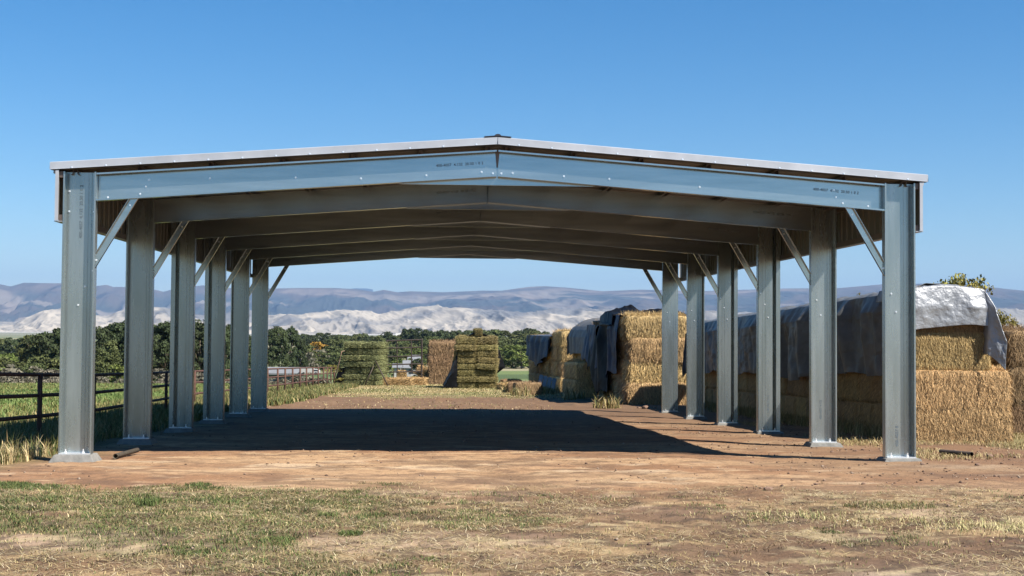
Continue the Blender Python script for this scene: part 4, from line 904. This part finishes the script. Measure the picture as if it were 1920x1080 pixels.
# ================================================================== GRASS, WEEDS AND LITTER
def pick(cols, n, jitr=.18):
    c = np.array(cols)[rng.integers(0, len(cols), n)]; return c*(1+rng.uniform(-jitr, jitr, (n, 1)))
def scatter(n, x0, x1, y0, y1): return rng.uniform(x0, x1, n), rng.uniform(y0, y1, n)
def stuff(name, parts, label, cat='grass'):
    V = []; Q = []; T = []; Cc = []; off = 0
    for v, q, t, c in parts: V.append(v); Q.append(q+off); T.append(t+off); Cc.append(c); off += len(v)
    link(name, npmesh(name, np.concatenate(V), np.concatenate(Q), np.concatenate(T), M['blade'], np.concatenate(Cc)), kind='stuff', label=label, cat=cat)
GREEN = [(.085, .13, .03), (.12, .165, .045), (.17, .20, .06), (.06, .09, .028)]; DRY = [(.46, .35, .16), (.58, .45, .22), (.36, .25, .12), (.7, .56, .32)]; BROWN = [(.2, .13, .08), (.26, .18, .1)]; OLIVE = [(.22, .2, .065), (.30, .26, .09), (.16, .17, .055)]
def frustum(x, y): 
    w = (y+18.07)*.43+1.2; return np.abs(x+.3) < w
# lawn in the foreground
x, y = scatter(560000, -6.5, 7.2, -11.5, -3.2); k = frustum(x, y); x, y = x[k], y[k]
L_ = lawn_mask(x, y); gm = green_mask(x, y)
yel = 1.2*np.exp(-((x-4.4)/1.5)**2-((y+7.3+.25*(x-4))/.45)**2)+.8*np.exp(-((x-2.9)/.9)**2-((y+6.3)/.35)**2)
dens = L_*(.16+.84*np.maximum(gm, yel*.9))*(1-.85*np.exp(-((x-2.6)/1.4)**2-((y+9.9)/.6)**2))*(1-.6*ss(.52, .66, fbm(x*.9, y*1.4, 4, 62)))
dens *= .3+.7*ss(.38, .6, fbm(x*5, y*5, 3, 133))
dens *= np.interp(x, [-4, -1, 1, 2.5, 7], [1, .8, .48, .45, .55])
k = rng.uniform(0, 1, len(x)) < dens; x, y, gm, yel = x[k], y[k], gm[k], yel[k]
isg = rng.uniform(0, 1, len(x)) < gm*.55*(1-np.clip(yel, 0, 1)*.7)+.05
c = np.where(isg[:, None], pick(GREEN, len(x)), pick(DRY+OLIVE+BROWN+BROWN, len(x)))*(.55+.9*fbm(x*2.5, y*3.5, 3, 201))[:, None]
c = np.where(((rng.uniform(0, 1, len(x)) < yel*.8) & ~isg)[:, None], pick([(.78, .66, .34), (.66, .58, .28), (.5, .48, .2)], len(x)), c)
big_ = 1+1.0*ss(.55, .75, fbm(x*1.3, y*1.3, 3, 131))*isg+.8*np.clip(yel, 0, 1)
h = rng.uniform(.016, .055, len(x))*big_
P1 = blades(np.stack([x, y, gh(x, y)-.002], 1), h, rng.uniform(.003, .007, len(x)), rng.uniform(.5, 1.5, len(x)), c)
# straw litter lying flat
x, y = scatter(260000, -6.5, 7.2, -11.5, 2.5); k = frustum(x, y); x, y = x[k], y[k]; L_ = lawn_mask(x, y)
k = rng.uniform(0, 1, len(x)) < (L_*.9+.012)*np.interp(x, [-3, 1], [1, .8])*ss(.36, .62, fbm(x*1.4, y*1.4, 3, 141)); x, y = x[k], y[k]
P2 = blades(np.stack([x, y, gh(x, y)+.006], 1), rng.uniform(.03, .14, len(x)), rng.uniform(.0025, .0055, len(x)), rng.uniform(1.35, 1.56, len(x)), pick(DRY+BROWN+[(.7, .6, .4), (.5, .4, .22)], len(x), .3), .04)
stuff('lawn_grass', [P1, P2], 'short patchy green and dry grass with straw litter in the foreground')
x, y = scatter(26000, -8, 12, -11.5, 13); k = frustum(x, y) & (rng.uniform(0, 1, len(x)) < ss(.42, .7, fbm(x*1.1, y*1.6, 4, 181))*np.interp(x, [-2, 3, 5], [.35, .6, 1.5])*np.where(y < -3, .6, 1)); x, y = x[k], y[k]
n_ = len(x); r_ = .004+.02*rng.uniform(0, 1, n_)**4; O = np.array([(1, 0, 0), (0, 1, 0), (-1, 0, 0), (0, -1, 0), (0, 0, 1), (0, 0, -1)], float)
V = np.stack([x, y, gh(x, y)+r_*.3], 1)[:, None, :]+O[None]*(r_[:, None, None]*rng.uniform(.6, 1.5, (n_, 6, 1)))*np.array([1, 1, .7])
b = (np.arange(n_)*6)[:, None]; T_ = np.concatenate([b+np.array(t) for t in ((0, 1, 4), (1, 2, 4), (2, 3, 4), (3, 0, 4), (1, 0, 5), (2, 1, 5), (3, 2, 5), (0, 3, 5))])
link('soil_clods', npmesh('soil_clods', V.reshape(-1, 3), None, T_, M['blade'], np.repeat(pick([(.2, .12, .08), (.3, .2, .14), (.14, .085, .06), (.4, .3, .22)], n_), 6, 0)), kind='stuff', label='small crumbs of soil and gravel scattered over the bare dirt', cat='soil')
# weeds clumps in lawn
def clump(n, cx, cy, rad, h, col, w=.006, lean=.7):
    a = rng.uniform(0, 2*np.pi, n); q = rad*np.sqrt(rng.uniform(0, 1, n)); x = cx+q*np.cos(a); y = cy+q*np.sin(a)
    return blades(np.stack([x, y, gh(x, y)-.005], 1), h*rng.uniform(.4, 1.1, n), w*rng.uniform(.6, 1.3, n), rng.uniform(.1, lean, n), pick(col, n))
parts = []
for px, py, r_, h_, n_ in [(275, 950, .11, .11, 240), (290, 945, .07, .1, 120), (657, 1004, .10, .06, 420), (525, 1014, .12, .03, 420), (590, 942, .10, .035, 420), (372, 908, .15, .05, 500), (330, 1030, .12, .03, 300), (360, 1040, .12, .03, 300), (1017, 927, .05, .03, 90), (843, 946, .04, .03, 60), (1412, 963, .05, .03, 90), (1352, 948, .05, .03, 90), (800, 1050, .1, .03, 200), (495, 1000, .1, .03, 200), (610, 963, .08, .03, 160), (15, 912, .35, .05, 2500), (60, 915, .3, .045, 1500), (660, 925, .12, .03, 300), (400, 915, .14, .035, 300), (1560, 1000, .1, .035, 150), (1690, 948, .35, .05, 900), (1640, 950, .3, .05, 700)]:
    p = onG(px, py); parts.append(clump(n_, p.x, p.y, r_, h_, GREEN if px < 1600 else OLIVE+GREEN+DRY, .006, .9))
stuff('weed_tufts', parts, 'darker green weed tufts dotted through the foreground lawn', 'weeds')
# tall grass by the fence, left foreground, and around the fence all along
x, y = scatter(60000, -12.5, -5.6, -3.2, 7.5); f = fxx(y); k = (x < np.interp(y, [-3.2, -1.6, .4, 2, 7.5], [-7.0, -6.45, -6.25, -6.35, -6.35])-.25*fbm(x*0, y*2, 2, 5)) & (x > f-2.5); x, y = x[k], y[k]
k = rng.uniform(0, 1, len(x)) < .25+.75*ss(.4, .6, fbm(x*1.2, y*1.2, 3, 151)); x, y = x[k], y[k]
hh = rng.uniform(.1, .38, len(x))*np.interp(y, [-3.2, -1, 2], [.35, .7, 1])*(.6+.8*fbm(x*.9, y*.9, 2, 153)); c = np.where((rng.uniform(0, 1, len(x)) < .6)[:, None], pick(GREEN+OLIVE+[(.16, .2, .06)], len(x)), pick(DRY+OLIVE, len(x)))
c = np.where(((y < 1.2) & (rng.uniform(0, 1, len(y)) < .6))[:, None], pick(DRY, len(x)), c)
P1 = blades(np.stack([x, y, gh(x, y)-.02], 1), hh, rng.uniform(.006, .014, len(x)), rng.uniform(.1, .9, len(x)), c)
x, y = scatter(90000, -12, -5.5, 7.5, 60); f = fxx(y); k = (x > f-2.5) & (x < f+np.interp(y, [7, 18, 24, 40, 60], [1.4, 1.4, 2.6, 3.2, 2.6])*(.6+.8*fbm(x*0, y*.5, 3, 7))); x, y = x[k], y[k]
c = pick(GREEN+OLIVE+DRY[:2]+OLIVE+[(.2, .23, .08)], len(x)); P2 = blades(np.stack([x, y, gh(x, y)-.02], 1), rng.uniform(.08, .3, len(x))*np.interp(y, [8, 25, 40], [1, 1, 1.1]), rng.uniform(.012, .04, len(x)), rng.uniform(.1, .8, len(x)), c)
stuff('tall_grass', [P1, P2], 'unmown tall grass and seed heads growing along the rusty pipe fence')
# pasture beyond the fence
x, y = scatter(230000, -34, -7, 1, 72); k = (x < fxx(y)-1.5) & (np.abs(x-CAM[0]) < (y+18)*.46); x, y = x[k], y[k]
n = fbm(x*.15, y*.12, 4, 81); c = np.where((rng.uniform(0, 1, len(x)) < ss(.4, .62, n)*.6)[:, None], pick(OLIVE+[(.3, .3, .12)], len(x)), pick([(.12, .19, .05), (.16, .23, .06), (.2, .27, .08)], len(x)))
P1 = blades(np.stack([x, y, gh(x, y)-.02], 1), rng.uniform(.06, .2, len(x)), rng.uniform(.02, .05, len(x))*np.interp(y, [0, 70], [.6, 1.6]), rng.uniform(.1, .9, len(x)), c)
stuff('pasture_grass', [P1], 'green pasture grass filling the field beyond the rusty fence')
# dry grass strip in the yard behind the shed, straw litter around stacks
x, y = scatter(120000, -9, 9, 16, 72); n = fbm(x*.4, y*.3, 4, 161)
dn = ss(32, 42, y+(n-.5)*14)*.9+.10*ss(.5, .65, n); k = (rng.uniform(0, 1, len(x)) < dn) & (x > fxx(y)); x, y, n = x[k], y[k], n[k]
c = np.where((rng.uniform(0, 1, len(x)) < .3+.3*ss(.5, .6, fbm(x*.3, y*.2, 4, 71)))[:, None], pick(OLIVE+GREEN[2:3], len(x)), pick(DRY+[(.6, .5, .28)], len(x)))
P1 = blades(np.stack([x, y, gh(x, y)-.01], 1), rng.uniform(.03, .09, len(x)), rng.uniform(.012, .035, len(x)), rng.uniform(.3, 1.4, len(x)), c)
stuff('dry_yard_grass', [P1], 'dry yellow grass and straw litter across the yard around the far stacks')
# litter at the foot of the right-hand stacks + ground grass right
x, y = scatter(60000, 6.2, 12.5, -1.5, 14); n = fbm(x*.9, y*.9, 4, 171)
k = (rng.uniform(0, 1, len(x)) < ss(.45, .6, n+.25*np.exp(-((y-4.0)/.7)**2)*(x > 7.0)+.12*(x > 9)-.06)) & ~((x > DX0) & (x < DX0+BL) & (y > D0)); x, y = x[k], y[k]
c = pick(DRY+DRY+OLIVE, len(x)); P1 = blades(np.stack([x, y, gh(x, y)+.0], 1), rng.uniform(.03, .13, len(x)), rng.uniform(.004, .010, len(x)), rng.uniform(.5, 1.5, len(x)), c)
x = DX0-.02-np.abs(rng.normal(0, .25, 9000)); y = rng.uniform(5.6, 24, 9000); P2 = blades(np.stack([x, y, gh(x, y)-.01], 1), rng.uniform(.08, .35, 9000), rng.uniform(.006, .014, 9000), rng.uniform(.1, .9, 9000), pick(OLIVE+DRY, 9000))
stuff('straw_litter', [P1, P2], 'loose straw and dry weeds at the foot of the right-hand stacks', 'straw')
# russet weeds before the narrow stack, weeds by small bales
parts = []
for k in range(26):
    q = onG(806+k*2.1, 720); parts.append(clump(170, q.x+jit(.3), q.y+1.5+jit(.8), .5, 1.2+jit(.3), [(.30, .17, .08), (.38, .25, .12), (.33, .27, .12), (.42, .32, .15)], .045, .7))
for px, py in [(1022, 733), (1032, 738), (1010, 738), (975, 742), (958, 736), (944, 728), (1075, 750), (1138, 765)]:
    q = onG(px, py); parts.append(clump(160, q.x, q.y, .45, .5, OLIVE+DRY, .03, .8))
stuff('russet_weeds', parts, 'russet and straw-coloured dry weeds in front of the narrow reddish-brown stack', 'weeds')
# ================================================================== HAZE
if HAZE:
    mb = MB(); mb.box(-32000, 32000, -3500, 37000, -60, 1500)
    hm = bpy.data.materials.new('haze'); hm.use_nodes = True; t = hm.node_tree; t.nodes.remove(t.nodes['Principled BSDF'])
    pv = t.nodes.new('ShaderNodeVolumePrincipled'); pv.inputs['Color'].default_value = (.29, .48, .80, 1); pv.inputs['Density'].default_value = HAZE; pv.inputs['Anisotropy'].default_value = .0
    t.links.new(pv.outputs[0], t.nodes['Material Output'].inputs['Volume'])
    mb.build('haze', hm)['kind'] = 'stuff'
